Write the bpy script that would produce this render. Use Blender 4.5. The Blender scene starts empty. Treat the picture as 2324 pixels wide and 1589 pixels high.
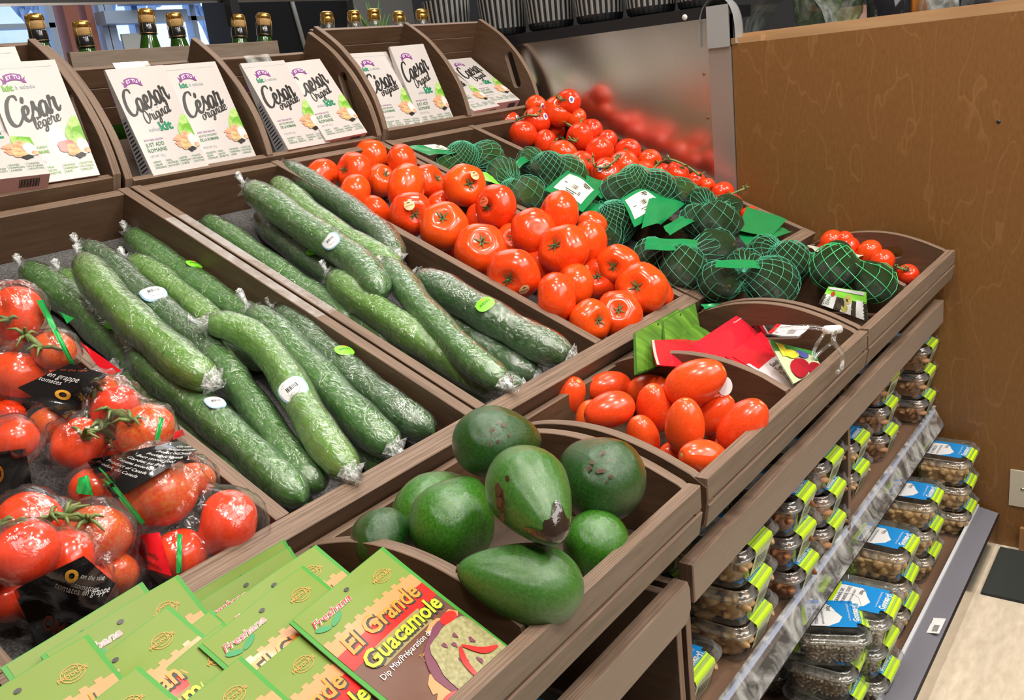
import bpy, math, random
import numpy as np
from mathutils import Vector, Matrix
random.seed(7)
SC = bpy.context.scene
COL = SC.collection
# ---------------------------------------------------------------- camera
W_, H_, FPX = 2324.0, 1589.0, 2083.0
YAW, PIT, ROL = 0.89703, 0.29347, -0.11617
CP = np.array([-0.8361, -0.7395, 1.1318])
_f = np.array([math.sin(YAW)*math.cos(PIT), math.cos(YAW)*math.cos(PIT), -math.sin(PIT)])
_r = np.array([math.cos(YAW), -math.sin(YAW), 0.0])
_u = np.cross(_r, _f)
_c, _s = math.cos(ROL), math.sin(ROL)
RM = np.array([_c*_r+_s*_u, -_s*_r+_c*_u, _f])
cam = bpy.data.cameras.new('camera')
cam.sensor_width = 36.0
cam.lens = 36.0*FPX/W_
cam.clip_start = 0.02
camo = bpy.data.objects.new('camera', cam)
COL.objects.link(camo)
m = Matrix(((RM[0][0], RM[1][0], -RM[2][0], CP[0]), (RM[0][1], RM[1][1], -RM[2][1], CP[1]),
            (RM[0][2], RM[1][2], -RM[2][2], CP[2]), (0, 0, 0, 1)))
camo.matrix_world = m
SC.camera = camo
# ---------------------------------------------------------------- world, exposure
SC.view_settings.view_transform = 'Standard'
SC.view_settings.look = 'None'
SC.view_settings.gamma = 1
SC.view_settings.use_curve_mapping = False
SC.view_settings.exposure = -0.18
wd = bpy.data.worlds.new('sky'); SC.world = wd; wd.use_nodes = True
nt = wd.node_tree; nt.nodes.clear()
wo = nt.nodes.new('ShaderNodeOutputWorld'); bg = nt.nodes.new('ShaderNodeBackground')
tc = nt.nodes.new('ShaderNodeTexCoord'); nz = nt.nodes.new('ShaderNodeTexNoise'); cr = nt.nodes.new('ShaderNodeValToRGB')
nz.inputs['Scale'].default_value = 9; nz.inputs['Detail'].default_value = 6
cr.color_ramp.elements[0].position = .35; cr.color_ramp.elements[0].color = (.22, .45, .95, 1)
cr.color_ramp.elements[1].position = .65; cr.color_ramp.elements[1].color = (.75, .88, 1, 1)
nt.links.new(tc.outputs['Generated'], nz.inputs['Vector']); nt.links.new(nz.outputs['Fac'], cr.inputs['Fac'])
nt.links.new(cr.outputs['Color'], bg.inputs['Color']); bg.inputs['Strength'].default_value = 1.5
nt.links.new(bg.outputs[0], wo.inputs[0])
# ---------------------------------------------------------------- lights (ceiling tracks and panels, plus an added frontal fill)
def area(loc, size, power, col=(1, .93, .84), sy=None, target=None):
    l = bpy.data.lights.new('ceiling_and_fill_light', 'AREA'); l.shape = 'RECTANGLE'
    l.size = size; l.size_y = sy or size; l.energy = power; l.color = col
    o = bpy.data.objects.new('ceiling_and_fill_light', l); COL.objects.link(o); o.location = loc
    if target is not None:
        d = Vector(target)-Vector(loc); o.rotation_euler = d.to_track_quat('-Z', 'Y').to_euler()
    return o
LAMPS = [(-0.6, -.1, 2.5, 12), (0.3, -.25, 2.6, 13), (1.0, .2, 2.6, 12), (-0.95, -0.8, 2.6, 17), (.1, -1.2, 2.6, 19), (1.1, -1.4, 2.5, 24)]
for p in LAMPS:
    area((p[0], p[1], p[2]-.02), .18, p[3], target=(p[0]*.8+.1, p[1]*.5, .8))
area((.5, -2.1, 2.3), 2.6, 44, (1, .95, .9), .8, target=(.5, -.3, .3))  # frontal fill added over the aisle to brighten the stand's front faces
area((-.4, -1.1, 2.85), 1.6, 12, (1, .95, .9), .8, target=(-.1, .1, .7))
area((1.6, 1.6, 2.85), 1.6, 20, (1, .95, .9), 1.2)
area((3.2, 3.0, 2.85), 2.0, 45, (.9, .95, 1.0), 2.0)

# ---------------------------------------------------------------- helpers
def ray(px, py):
    return RM.T @ np.array([(px-W_/2)/FPX, -(py-H_/2)/FPX, 1.0])
def on(px, py, p0, n):
    d = ray(px, py); n = np.array(n, float)
    return CP + ((np.array(p0, float)-CP)@n)/(d@n)*d
def onX(px, py, X): return on(px, py, (X, 0, 0), (1, 0, 0))
def onY(px, py, Y): return on(px, py, (0, Y, 0), (0, 1, 0))
def onZ(px, py, Z): return on(px, py, (0, 0, Z), (0, 0, 1))
def depth(P): return float(RM[2]@(np.array(P)-CP))
SV = np.array([0, .9175, .3977]); SN = np.array([0, -.3977, .9175])
T0 = np.array([0, 0, .72])
def T(x, v, h): return T0+np.array([x, 0, 0])+SV*v+SN*h
def onT(px, py, h): return on(px, py, T0+SN*h, SN)
def toT(P):
    q = np.array(P)-T0; return q[0], q@SV, q@SN
TM = Matrix(((1, 0, 0, 0), (0, SV[1], SN[1], 0), (0, SV[2], SN[2], .72), (0, 0, 0, 1)))   # tray frame

def setp(o, label=None, category=None, group=None, kind=None):
    cat = category
    if label: o['label'] = label
    if cat: o['category'] = cat
    if group: o['group'] = group
    if kind: o['kind'] = kind
    return o
def empty(name, loc=(0, 0, 0), **k):
    o = bpy.data.objects.new(name, None); COL.objects.link(o); o.location = Vector([float(a) for a in loc]); o.empty_display_size = .01
    return setp(o, **k)
class MB:
    def __init__(s): s.v = []; s.f = []; s.m = []; s.uv = []; s.sm = []
    def add(s, verts, faces, mi=0, uvs=None, smooth=False):
        b = len(s.v); s.v += [tuple(float(c) for c in p) for p in verts]
        for i, f in enumerate(faces):
            s.f.append([b+j for j in f]); s.m.append(mi); s.sm.append(smooth)
            s.uv.append([uvs[j] for j in f] if uvs is not None else None)
    def box(s, lo, hi, mi=0):
        x0, y0, z0 = lo; x1, y1, z1 = hi
        v = [(x0, y0, z0), (x1, y0, z0), (x1, y1, z0), (x0, y1, z0), (x0, y0, z1), (x1, y0, z1), (x1, y1, z1), (x0, y1, z1)]
        s.add(v, [(0, 3, 2, 1), (4, 5, 6, 7), (0, 1, 5, 4), (1, 2, 6, 5), (2, 3, 7, 6), (3, 0, 4, 7)], mi)
    def grid(s, pts, mi=0, wrap_u=False, smooth=True, uv=True):
        # pts[i][j]
        n = len(pts); k = len(pts[0]); v = []; u = []
        for i in range(n):
            for j in range(k): v.append(pts[i][j]); u.append((j/(k-1), i/(n-1)))
        f = []
        for i in range(n-1):
            for j in range(k-1):
                f.append((i*k+j, i*k+j+1, (i+1)*k+j+1, (i+1)*k+j))
        s.add(v, f, mi, u if uv else None, smooth)
    def tube(s, path, r, n=8, mi=0, smooth=True, caps=True):
        path = [np.array(p, float) for p in path]; m_ = len(path)
        rs = r if hasattr(r, '__len__') else [r]*m_
        ref = np.array([0, 0, 1.0]); rows = []
        for i, p in enumerate(path):
            t = path[min(i+1, m_-1)]-path[max(i-1, 0)]; t = t/(np.linalg.norm(t)+1e-12)
            a = ref-(ref@t)*t
            if np.linalg.norm(a) < .1: a = np.array([1.0, 0, 0])-t[0]*t
            a /= np.linalg.norm(a); b = np.cross(t, a); ref = a
            rows.append([p+rs[i]*(math.cos(2*math.pi*j/n)*a+math.sin(2*math.pi*j/n)*b) for j in range(n)])
        v = [q for row in rows for q in row]; f = []; u = []
        for i in range(m_):
            for j in range(n): u.append((j/n, i/(m_-1)))
        for i in range(m_-1):
            for j in range(n): f.append((i*n+j, i*n+(j+1) % n, (i+1)*n+(j+1) % n, (i+1)*n+j))
        if caps:
            f.append(tuple(range(n-1, -1, -1))); f.append(tuple((m_-1)*n+j for j in range(n)))
        s.add(v, f, mi, u, smooth)
    def lathe(s, prof, n=24, mi=0, M=None, smooth=True):
        v = []; f = []; k = len(prof)
        for (r, z) in prof:
            for j in range(n):
                a = 2*math.pi*j/n; v.append((r*math.cos(a), r*math.sin(a), z))
        if M is not None: v = [tuple(M @ Vector(p)) for p in v]
        for i in range(k-1):
            for j in range(n): f.append((i*n+j, i*n+(j+1) % n, (i+1)*n+(j+1) % n, (i+1)*n+j))
        if prof[0][0] > 1e-5: f.append(tuple(range(n-1, -1, -1)))
        if prof[-1][0] > 1e-5: f.append(tuple((k-1)*n+j for j in range(n)))
        s.add(v, f, mi, None, smooth)
    def mesh(s, name, mats):
        me = bpy.data.meshes.new(name)
        me.from_pydata(s.v, [], s.f)
        for mt in (mats if isinstance(mats, (list, tuple)) else [mats]): me.materials.append(mt)
        me.polygons.foreach_set('material_index', s.m)
        me.polygons.foreach_set('use_smooth', s.sm)
        if any(u is not None for u in s.uv):
            ul = me.uv_layers.new(name='uv'); d = []
            for f, u in zip(s.f, s.uv):
                if u is None: d += [0.0, 0.0]*len(f)
                else:
                    for q in u: d += [float(q[0]), float(q[1])]
            ul.data.foreach_set('uv', d)
        me.update(); return me
    def build(s, name, mats, parent=None, **k):
        o = bpy.data.objects.new(name, s.mesh(name, mats)); COL.objects.link(o)
        if parent is not None: o.parent = parent
        return setp(o, **k)
def inst(name, me, parent=None, M=None, **k):
    o = bpy.data.objects.new(name, me); COL.objects.link(o)
    if parent is not None: o.parent = parent
    if M is not None: o.matrix_local = M
    return setp(o, **k)

# ---------------------------------------------------------------- materials
def mat(name, col=(.5, .5, .5), rough=.5, metal=0, coat=0, spec=.5, var=None, vscale=20, bump=0, bscale=60, stretch=None, coords='Object', emit=0, sss=0, trans=0, rand=0):
    m_ = bpy.data.materials.new(name); m_.use_nodes = True; nt = m_.node_tree; b = nt.nodes['Principled BSDF']
    b.inputs['Base Color'].default_value = (*col, 1); b.inputs['Roughness'].default_value = rough; b.inputs['Metallic'].default_value = metal
    b.inputs['Coat Weight'].default_value = coat; b.inputs['Coat Roughness'].default_value = .08; b.inputs['Specular IOR Level'].default_value = spec
    if sss: b.inputs['Subsurface Weight'].default_value = sss; b.inputs['Subsurface Radius'].default_value = (.01, .004, .002)
    if emit: b.inputs['Emission Color'].default_value = (*col, 1); b.inputs['Emission Strength'].default_value = emit
    if trans: b.inputs['Transmission Weight'].default_value = trans
    if var is not None or bump:
        tc = nt.nodes.new('ShaderNodeTexCoord'); mp = nt.nodes.new('ShaderNodeMapping'); nt.links.new(tc.outputs[coords], mp.inputs['Vector'])
        if stretch: mp.inputs['Scale'].default_value = stretch
        src = mp.outputs['Vector']
        if var is not None:
            n = nt.nodes.new('ShaderNodeTexNoise'); n.inputs['Scale'].default_value = vscale; n.inputs['Detail'].default_value = 5
            nt.links.new(src, n.inputs['Vector'])
            r = nt.nodes.new('ShaderNodeValToRGB'); r.color_ramp.elements[0].position = .32; r.color_ramp.elements[1].position = .68
            r.color_ramp.elements[0].color = (*col, 1); r.color_ramp.elements[1].color = (*var, 1)
            nt.links.new(n.outputs['Fac'], r.inputs['Fac']); out = r.outputs['Color']
            if rand:
                oi = nt.nodes.new('ShaderNodeObjectInfo'); hs = nt.nodes.new('ShaderNodeHueSaturation')
                mr = nt.nodes.new('ShaderNodeMapRange'); mr.inputs['To Min'].default_value = .5; mr.inputs['To Max'].default_value = .5+rand
                nt.links.new(oi.outputs['Random'], mr.inputs['Value']); nt.links.new(mr.outputs[0], hs.inputs['Hue'])
                nt.links.new(out, hs.inputs['Color']); out = hs.outputs['Color']
            nt.links.new(out, b.inputs['Base Color'])
        if bump:
            n2 = nt.nodes.new('ShaderNodeTexNoise'); n2.inputs['Scale'].default_value = bscale; n2.inputs['Detail'].default_value = 4
            nt.links.new(src, n2.inputs['Vector']); bp = nt.nodes.new('ShaderNodeBump'); bp.inputs['Strength'].default_value = bump; bp.inputs['Distance'].default_value = .002
            nt.links.new(n2.outputs['Fac'], bp.inputs['Height']); nt.links.new(bp.outputs[0], b.inputs['Normal'])
            if coat: nt.links.new(bp.outputs[0], b.inputs['Coat Normal'])
    return m_
def film(name, tint=(1, 1, 1), haze=.08, rough=.12, bscale=90, bump=.6, gloss=1.0, stretch=(1, 1, 1)):
    m_ = bpy.data.materials.new(name); m_.use_nodes = True; nt = m_.node_tree; nt.nodes.clear()
    o = nt.nodes.new('ShaderNodeOutputMaterial'); tr = nt.nodes.new('ShaderNodeBsdfTransparent'); gl = nt.nodes.new('ShaderNodeBsdfGlossy'); df = nt.nodes.new('ShaderNodeBsdfDiffuse')
    tr.inputs[0].default_value = (*tint, 1); gl.inputs['Roughness'].default_value = rough; df.inputs[0].default_value = (.85, .88, .86, 1)
    tc = nt.nodes.new('ShaderNodeTexCoord'); mp = nt.nodes.new('ShaderNodeMapping'); mp.inputs['Scale'].default_value = stretch
    nt.links.new(tc.outputs['Object'], mp.inputs['Vector'])
    n = nt.nodes.new('ShaderNodeTexNoise'); n.inputs['Scale'].default_value = bscale; n.inputs['Detail'].default_value = 5; n.inputs['Distortion'].default_value = 1.2
    nt.links.new(mp.outputs[0], n.inputs['Vector'])
    bp = nt.nodes.new('ShaderNodeBump'); bp.inputs['Strength'].default_value = bump; bp.inputs['Distance'].default_value = .004
    nt.links.new(n.outputs['Fac'], bp.inputs['Height']); nt.links.new(bp.outputs[0], gl.inputs['Normal'])
    fr = nt.nodes.new('ShaderNodeLayerWeight'); nt.links.new(bp.outputs[0], fr.inputs['Normal'])
    pw = nt.nodes.new('ShaderNodeMath'); pw.operation = 'POWER'; pw.inputs[1].default_value = 4; nt.links.new(fr.outputs['Facing'], pw.inputs[0])
    mu = nt.nodes.new('ShaderNodeMath'); mu.operation = 'MULTIPLY_ADD'; mu.inputs[1].default_value = .5*gloss; mu.inputs[2].default_value = .05*gloss; mu.use_clamp = True
    nt.links.new(pw.outputs[0], mu.inputs[0])
    rmp = nt.nodes.new('ShaderNodeMapRange'); rmp.inputs['From Min'].default_value = .4; rmp.inputs['From Max'].default_value = .75; rmp.inputs['To Min'].default_value = haze*.3; rmp.inputs['To Max'].default_value = haze*2.4
    nt.links.new(n.outputs['Fac'], rmp.inputs['Value'])
    m1 = nt.nodes.new('ShaderNodeMixShader'); m2 = nt.nodes.new('ShaderNodeMixShader')
    nt.links.new(rmp.outputs[0], m1.inputs[0]); nt.links.new(tr.outputs[0], m1.inputs[1]); nt.links.new(df.outputs[0], m1.inputs[2])
    nt.links.new(mu.outputs[0], m2.inputs[0]); nt.links.new(m1.outputs[0], m2.inputs[1]); nt.links.new(gl.outputs[0], m2.inputs[2])
    nt.links.new(m2.outputs[0], o.inputs[0]); return m_
def woodmat(name, c1, c2, rough=.5, sc=1.0, ply=False, axis=0, bump=.15):
    m_ = bpy.data.materials.new(name); m_.use_nodes = True; nt = m_.node_tree; b = nt.nodes['Principled BSDF']
    b.inputs['Roughness'].default_value = rough
    tc = nt.nodes.new('ShaderNodeTexCoord'); mp = nt.nodes.new('ShaderNodeMapping')
    r = nt.nodes.new('ShaderNodeValToRGB'); r.color_ramp.elements[0].color = (*c1, 1); r.color_ramp.elements[1].color = (*c2, 1)
    nt.links.new(tc.outputs['UV'], mp.inputs['Vector'])
    n = nt.nodes.new('ShaderNodeTexNoise'); n.inputs['Detail'].default_value = 8; n.inputs['Roughness'].default_value = .65
    nt.links.new(mp.outputs[0], n.inputs['Vector'])
    if ply:   # uv.y runs 0..1 across the thickness
        mp.inputs['Scale'].default_value = (6, 9, 1); n.inputs['Scale'].default_value = 1.3
        r.color_ramp.elements[0].position = .36; r.color_ramp.elements[1].position = .62
    else:
        mp.inputs['Scale'].default_value = (7*sc, 70*sc, 1); n.inputs['Scale'].default_value = 1.6; n.inputs['Distortion'].default_value = .4
        r.color_ramp.elements[0].position = .25; r.color_ramp.elements[1].position = .75
    nt.links.new(n.outputs['Fac'], r.inputs['Fac']); nt.links.new(r.outputs['Color'], b.inputs['Base Color'])
    bp = nt.nodes.new('ShaderNodeBump'); bp.inputs['Strength'].default_value = bump; bp.inputs['Distance'].default_value = .001
    nt.links.new(n.outputs['Fac'], bp.inputs['Height']); nt.links.new(bp.outputs[0], b.inputs['Normal'])
    return m_
WOOD = woodmat('stained_plywood', (.058, .029, .014), (.112, .061, .032), .5)
PLY = woodmat('plywood_edge', (.10, .06, .038), (.24, .16, .11), .6, ply=True)
SLAT = woodmat('pale_slat_plywood', (.125, .09, .063), (.2, .152, .112), .55)  # paler, greyer plywood for the crate front slats and header plank
FASC = woodmat('taupe_fascia', (.2, .152, .115), (.235, .182, .14), .6, bump=.03)
DARKW = woodmat('dark_shelf_wood', (.05, .028, .016), (.085, .05, .03), .6)
SHELFW = woodmat('shelf_wood', (.16, .09, .055), (.2, .12, .075), .5)
BLACK = mat('black_paint', (.012, .012, .014), .35)
WHITE = mat('white_card', (.8, .76, .73), .4)
TEXTK = mat('black_ink', (.02, .018, .016), .4)
STEEL = mat('brushed_steel', (.68, .65, .61), .24, 1, bump=.05, bscale=40, stretch=(1, 6, 1))
GREY = mat('grey_plastic', (.3, .3, .3), .25)
# ---------------------------------------------------------------- boards
def board(name, outline, thick, M, parent=None, holes=(), face=None, edge=None, bevel=.0008, **k):
    """plywood board: outline in local xy, thickness along local z (0..thick)"""
    cu = bpy.data.curves.new(name, 'CURVE'); cu.dimensions = '2D'; cu.fill_mode = 'BOTH'; cu.extrude = thick/2-bevel; cu.bevel_depth = bevel; cu.bevel_resolution = 0; cu.offset = -bevel
    for loop in [outline]+list(holes):
        sp = cu.splines.new('POLY'); sp.points.add(len(loop)-1)
        for i, p in enumerate(loop): sp.points[i].co = (p[0], p[1], 0, 1)
        sp.use_cyclic_u = True
    tmp = bpy.data.objects.new('tmp', cu); COL.objects.link(tmp)
    dg = bpy.context.evaluated_depsgraph_get(); dg.update()
    me = bpy.data.meshes.new_from_object(tmp.evaluated_get(dg))
    bpy.data.objects.remove(tmp); bpy.data.curves.remove(cu)
    me.name = name; me.materials.clear(); me.materials.append(face or WOOD); me.materials.append(edge or PLY)
    xs = [p[0] for p in outline]; ys = [p[1] for p in outline]; horiz = (max(xs)-min(xs)) >= (max(ys)-min(ys))
    if not me.uv_layers: me.uv_layers.new(name='uv')
    ul = me.uv_layers.active.data; sx = random.random()*5
    for p in me.polygons:
        isf = abs(p.normal.z) > .9; p.material_index = 0 if isf else 1; p.use_smooth = False
        for li in p.loop_indices:
            c = me.vertices[me.loops[li].vertex_index].co
            if isf: ul[li].uv = (c.x+sx, c.y+sx) if horiz else (c.y+sx, c.x+sx)
            else: ul[li].uv = (((c.x if abs(p.normal.x) < abs(p.normal.y) else c.y)+sx), c.z/thick+.5)
    me.transform(Matrix.Translation((0, 0, thick/2)))
    me.transform(M); me.update()
    o = bpy.data.objects.new(name, me); COL.objects.link(o)
    if parent is not None:
        o.parent = parent; me.transform(Matrix.Translation(-parent.location))
    return setp(o, **k)
def rect(x0, y0, x1, y1): return [(x0, y0), (x1, y0), (x1, y1), (x0, y1)]
def basis(o, ex, ey):
    ex = Vector(ex).normalized(); ey = Vector(ey).normalized(); ez = ex.cross(ey)
    return Matrix(((ex.x, ey.x, ez.x, o[0]), (ex.y, ey.y, ez.y, o[1]), (ex.z, ey.z, ez.z, o[2]), (0, 0, 0, 1)))
def YZ(x): return basis((x, 0, 0), (0, 1, 0), (0, 0, 1))          # local (y,z) -> world, thickness toward +X
def slot(cx, cy, L, w, ang, n=8):
    out = []
    for s_ in (1, -1):
        for i in range(n+1):
            a = -math.pi/2+math.pi*i/n
            out.append((s_*(L/2-w/2+w/2*math.cos(a)), s_*w/2*math.sin(a)))
    ca, sa = math.cos(ang), math.sin(ang)
    return [(cx+p[0]*ca-p[1]*sa, cy+p[0]*sa+p[1]*ca) for p in out]
def cat_rom(pts, n=8):
    P = [np.array(p, float) for p in pts]; P = [2*P[0]-P[1]]+P+[2*P[-1]-P[-2]]; out = []
    for i in range(1, len(P)-2):
        for k in range(n):
            t = k/n
            out.append(.5*((2*P[i])+(-P[i-1]+P[i+1])*t+(2*P[i-1]-5*P[i]+4*P[i+1]-P[i+2])*t*t+(-P[i-1]+3*P[i]-3*P[i+1]+P[i+2])*t**3))
    out.append(P[-2]); return out
# ================================================================ THE SETTING
XP = 1.224
def plainmat(n, c, r=.6, **k): return mat(n, c, r, **k)
FLOORM = mat('vinyl_floor', (.66, .58, .46), .35, var=(.52, .44, .33), vscale=26, stretch=(1, 3, 1))
b = MB(); b.add([(-5, -4.5, 0), (7, -4.5, 0), (7, 5.4, 0), (-5, 5.4, 0)], [(0, 1, 2, 3)])
b.build('floor', FLOORM, kind='structure')
WALLM = mat('dark_wall_paint', (.05, .047, .05), .8)
PALE = mat('pale_wall_paint', (.5, .48, .45), .8)
def wallbox(n, lo, hi, m_): b = MB(); b.box(lo, hi); return b.build(n, m_, kind='structure')
wallbox('ceiling', (-5, -4.5, 3.0), (7, 5.4, 3.1), PALE)
wallbox('wall_left', (-5.1, -4.5, 0), (-5, 5.4, 3), PALE)
wallbox('wall_right', (7, -4.5, 0), (7.1, 5.4, 3), WALLM)
wallbox('wall_front', (-5, -4.6, 0), (7, -4.5, 3), PALE)
# back wall with window openings
YB = 5.3
b = MB(); b.box((-5, YB, 0), (7, YB+.1, .9)); b.box((-5, YB, 2.6), (7, YB+.1, 3)); b.box((-5, YB, .9), (1.2, YB+.1, 2.6)); b.box((4.9, YB, .9), (7, YB+.1, 2.6))
b.build('wall_back', PALE, kind='structure')
FRAMEW = mat('white_blue_window_frame', (.5, .62, .8), .5)
PINK = mat('pink_brick_column', (.45, .17, .12), .7)
b = MB()
for x in (1.2, 1.75, 2.40, 2.76, 3.0, 3.46, 3.92, 4.4, 4.85): b.box((x, YB-.02, .9), (x+.045, YB+.06, 2.6))
for x0, x1, zs in ((1.2, 2.44, (1.30, 1.72, 2.15)), (3.0, 4.9, (1.32, 1.735, 2.15))):
    for z in zs+(.9, 2.56): b.box((x0, YB-.02, z), (x1, YB+.06, z+.03))
b.box((2.80, YB-.02, .9), (2.86, YB+.05, 2.6)); b.box((2.72, YB-.14, 1.72), (3.35, YB-.02, 1.80)); b.box((2.9, YB-.3, 1.84), (3.5, YB-.02, 1.9))
b.build('window_1', FRAMEW, kind='structure')
b = MB(); b.box((2.50, YB-.05, 0), (2.60, YB+.08, 3)); b.box((2.66, YB-.03, 0), (2.71, YB+.08, 3)); b.build('trim_1', PINK, kind='structure')
GL = film('window_glass', haze=.0, bump=0, rough=.02, gloss=.5)
b = MB(); b.add([(1.2, YB+.03, .9), (4.9, YB+.03, .9), (4.9, YB+.03, 2.6), (1.2, YB+.03, 2.6)], [(0, 1, 2, 3)])
b.build('window_2', GL, kind='structure')
b = MB(); b.box((2.86, YB-.06, 1.25), (3.06, YB-.04, 1.66)); b.build('notice_board', mat('cream_notice_board', (.72, .72, .66), .6), label='cream notice sheet hanging in the far window between the corked bottles', category='notice board')
# snow outside
SNOW = mat('snow', (.75, .85, 1.0), .8, emit=0)
b = MB(); rr = random.Random(3)
pts = [[(x, y, .2+.5*math.sin(x*.7+y*.4)*.4+.1*(y-7)*.4+rr.random()*.06) for x in np.linspace(-4, 16, 24)] for y in np.linspace(5.8, 16, 16)]
b.grid(pts); b.build('snow_ground', SNOW, kind='structure')
BARK = mat('snowy_bark', (.22, .3, .48), .8, var=(.6, .72, .9), vscale=8)
def tree(x, y, h, seed, lab):
    rr = random.Random(seed); b = MB()
    def br(p, d, L, r, k):
        q = p+d*L; mid = (p+q)/2+Vector((rr.uniform(-1, 1), rr.uniform(-1, 1), rr.uniform(-.5, .5)))*L*.06
        b.tube([p, mid, q], [r, r*.85, r*.65], 5)
        if k:
            for _ in range(3):
                dd = (d+Vector((rr.uniform(-1, 1), rr.uniform(-1, 1), rr.uniform(-.3, .7)))*.75).normalized()
                br(p+d*L*rr.uniform(.5, 1), dd, L*rr.uniform(.6, .8), r*.6, k-1)
    br(Vector((x, y, 0)), Vector((0, 0, 1)), h*.4, .09, 4)
    b.build('snowy_tree', BARK, label=lab, category='tree', group='bare trees outside the window')
tree(3.1, 7.6, 3.6, 1, 'bare snowy tree seen through the leftmost window pane'); tree(4.7, 7.8, 4.0, 2, 'bare snowy tree seen through the panes left of the black post'); tree(6.0, 8.6, 4.0, 5, 'bare snowy tree seen through the panes right of the black post')

# partition (wood panel) and its cap
PANEL = bpy.data.materials.new('birch_panel_stain'); PANEL.use_nodes = True; nt = PANEL.node_tree; pb = nt.nodes['Principled BSDF']
tc = nt.nodes.new('ShaderNodeTexCoord'); mp = nt.nodes.new('ShaderNodeMapping'); mp.inputs['Scale'].default_value = (1, 3.2, 1.1)
n1 = nt.nodes.new('ShaderNodeTexNoise'); n1.inputs['Scale'].default_value = 2.3; n1.inputs['Detail'].default_value = 3
n2 = nt.nodes.new('ShaderNodeTexNoise'); n2.inputs['Scale'].default_value = 60; n2.inputs['Detail'].default_value = 6
mul = nt.nodes.new('ShaderNodeMath'); mul.operation = 'MULTIPLY'; mul.inputs[1].default_value = 7
fr = nt.nodes.new('ShaderNodeMath'); fr.operation = 'FRACT'
cr = nt.nodes.new('ShaderNodeValToRGB'); e = cr.color_ramp.elements; e[0].position = 0; e[0].color = (.26, .26, .26, 1); e[1].position = .09; e[1].color = (0, 0, 0, 1)
r2 = nt.nodes.new('ShaderNodeValToRGB'); r2.color_ramp.elements[0].position = .35; r2.color_ramp.elements[1].position = .7
r2.color_ramp.elements[0].color = (.165, .072, .018, 1); r2.color_ramp.elements[1].color = (.195, .088, .024, 1)
mx = nt.nodes.new('ShaderNodeMix'); mx.data_type = 'RGBA'; mx.inputs[7].default_value = (.36, .19, .075, 1)
L = nt.links.new
L(tc.outputs['Object'], mp.inputs[0]); L(mp.outputs[0], n1.inputs['Vector']); L(mp.outputs[0], n2.inputs['Vector'])
L(n1.outputs['Fac'], mul.inputs[0]); L(mul.outputs[0], fr.inputs[0]); L(fr.outputs[0], cr.inputs[0]); L(n2.outputs['Fac'], r2.inputs[0])
L(cr.outputs[0], mx.inputs[0]); L(r2.outputs[0], mx.inputs[6]); L(mx.outputs[2], pb.inputs['Base Color']); pb.inputs['Roughness'].default_value = .42
CAPW = mat('light_wood_cap', (.36, .2, .09), .5, var=(.46, .28, .14), vscale=14, stretch=(1, .3, 4))
t = empty('wooden_partition', (XP, -.9, 0), label='brown birch plywood partition closing the right end of the produce stand', category='partition')
b = MB(); b.box((0, -1.6, 0), (.014, 1.068, 1.133)); b.build('panel', PANEL, t)
b = MB(); b.box((.03, -1.6, 1.09), (.05, 1.07, 1.155)); b.build('cap_rail', CAPW, t)
b = MB(); b.box((.0005, 1.0, 1.1335), (.03, 1.07, 1.147)); b.build('corner_block', CAPW, t)
b = MB(); b.box((-.004, -.6, .083+.02), (0, .465, .168+.02)); b.build('kick_plate', mat('cream_metal_plate', (.5, .45, .36), .45), t)
b = MB(); b.lathe([(0, 0), (.004, .001), (.005, .003)], 12, 0, Matrix.Translation((-.0055, .44, .145)) @ Matrix.Rotation(math.pi/2, 4, 'Y')); b.build('screw', STEEL, t)
b = MB(); b.lathe([(0, 0), (.004, .0), (.0041, .002)], 10, 0, Matrix.Translation((-.001, .517, .93)) @ Matrix.Rotation(math.pi/2, 4, 'Y')); b.build('nail_hole', TEXTK, t)
b = MB(); b.box((XP-.012, -2.4, 0), (XP-.001, -.46, .055)); b.build('baseboard_right', mat('wood_baseboard', (.3, .15, .06), .5), kind='structure')
b = MB(); b.box((1.0, -1.6, .0005), (XP-.02, -.425, .006)); b.build('floor_mat', mat('dark_floor_mat', (.018, .022, .02), .85, bump=.3, bscale=200), label='dark rubber mat on the floor by the partition', category='mat')
bpy.data.objects['floor_mat'].location.x += .0
# steel end panel of the cooler behind, with its black ledge
t = empty('cooler_end', (XP, .4, 0), label='brushed steel cooler end panel mirroring the tomatoes, under a black ledge', category='cooler')
b = MB(); b.box((.0, -.175, 0), (.01, 1.2, 1.194)); b.build('steel_panel', STEEL, t)
b = MB(); b.box((-.004, -.23, 0), (.012, -.176, 1.2)); b.build('corner_post', mat('satin_steel_post', (.45, .4, .37), .35, .7), t)
b = MB(); b.box((-.002, -.175, 1.195), (.25, 1.2, 1.2225)); b.build('ledge', BLACK, t)
b = MB(); b.box((-.003, -.175, 1.190), (.0, 1.2, 1.196)); b.build('steel_trim', STEEL, t)
for i, (yy, zz) in enumerate(((-.16, 1.075), (-.165, .975))):
    b = MB(); b.lathe([(.004, 0), (.003, .001), (0, .001)], 10, 0, Matrix.Translation((-.0002, yy, zz)) @ Matrix.Rotation(-math.pi/2, 4, 'Y')); b.build('rivet', mat('rusty_rivet', (.2, .09, .05), .5), t)
b = MB(); b.lathe([(.007, 0), (.006, .002), (0, .002)], 14, 0, Matrix.Translation((-.003, -.12, 1.205)) @ Matrix.Rotation(-math.pi/2, 4, 'Y')); b.build('washer_screw', mat('white_washer', (.6, .6, .58), .4), t)
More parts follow.
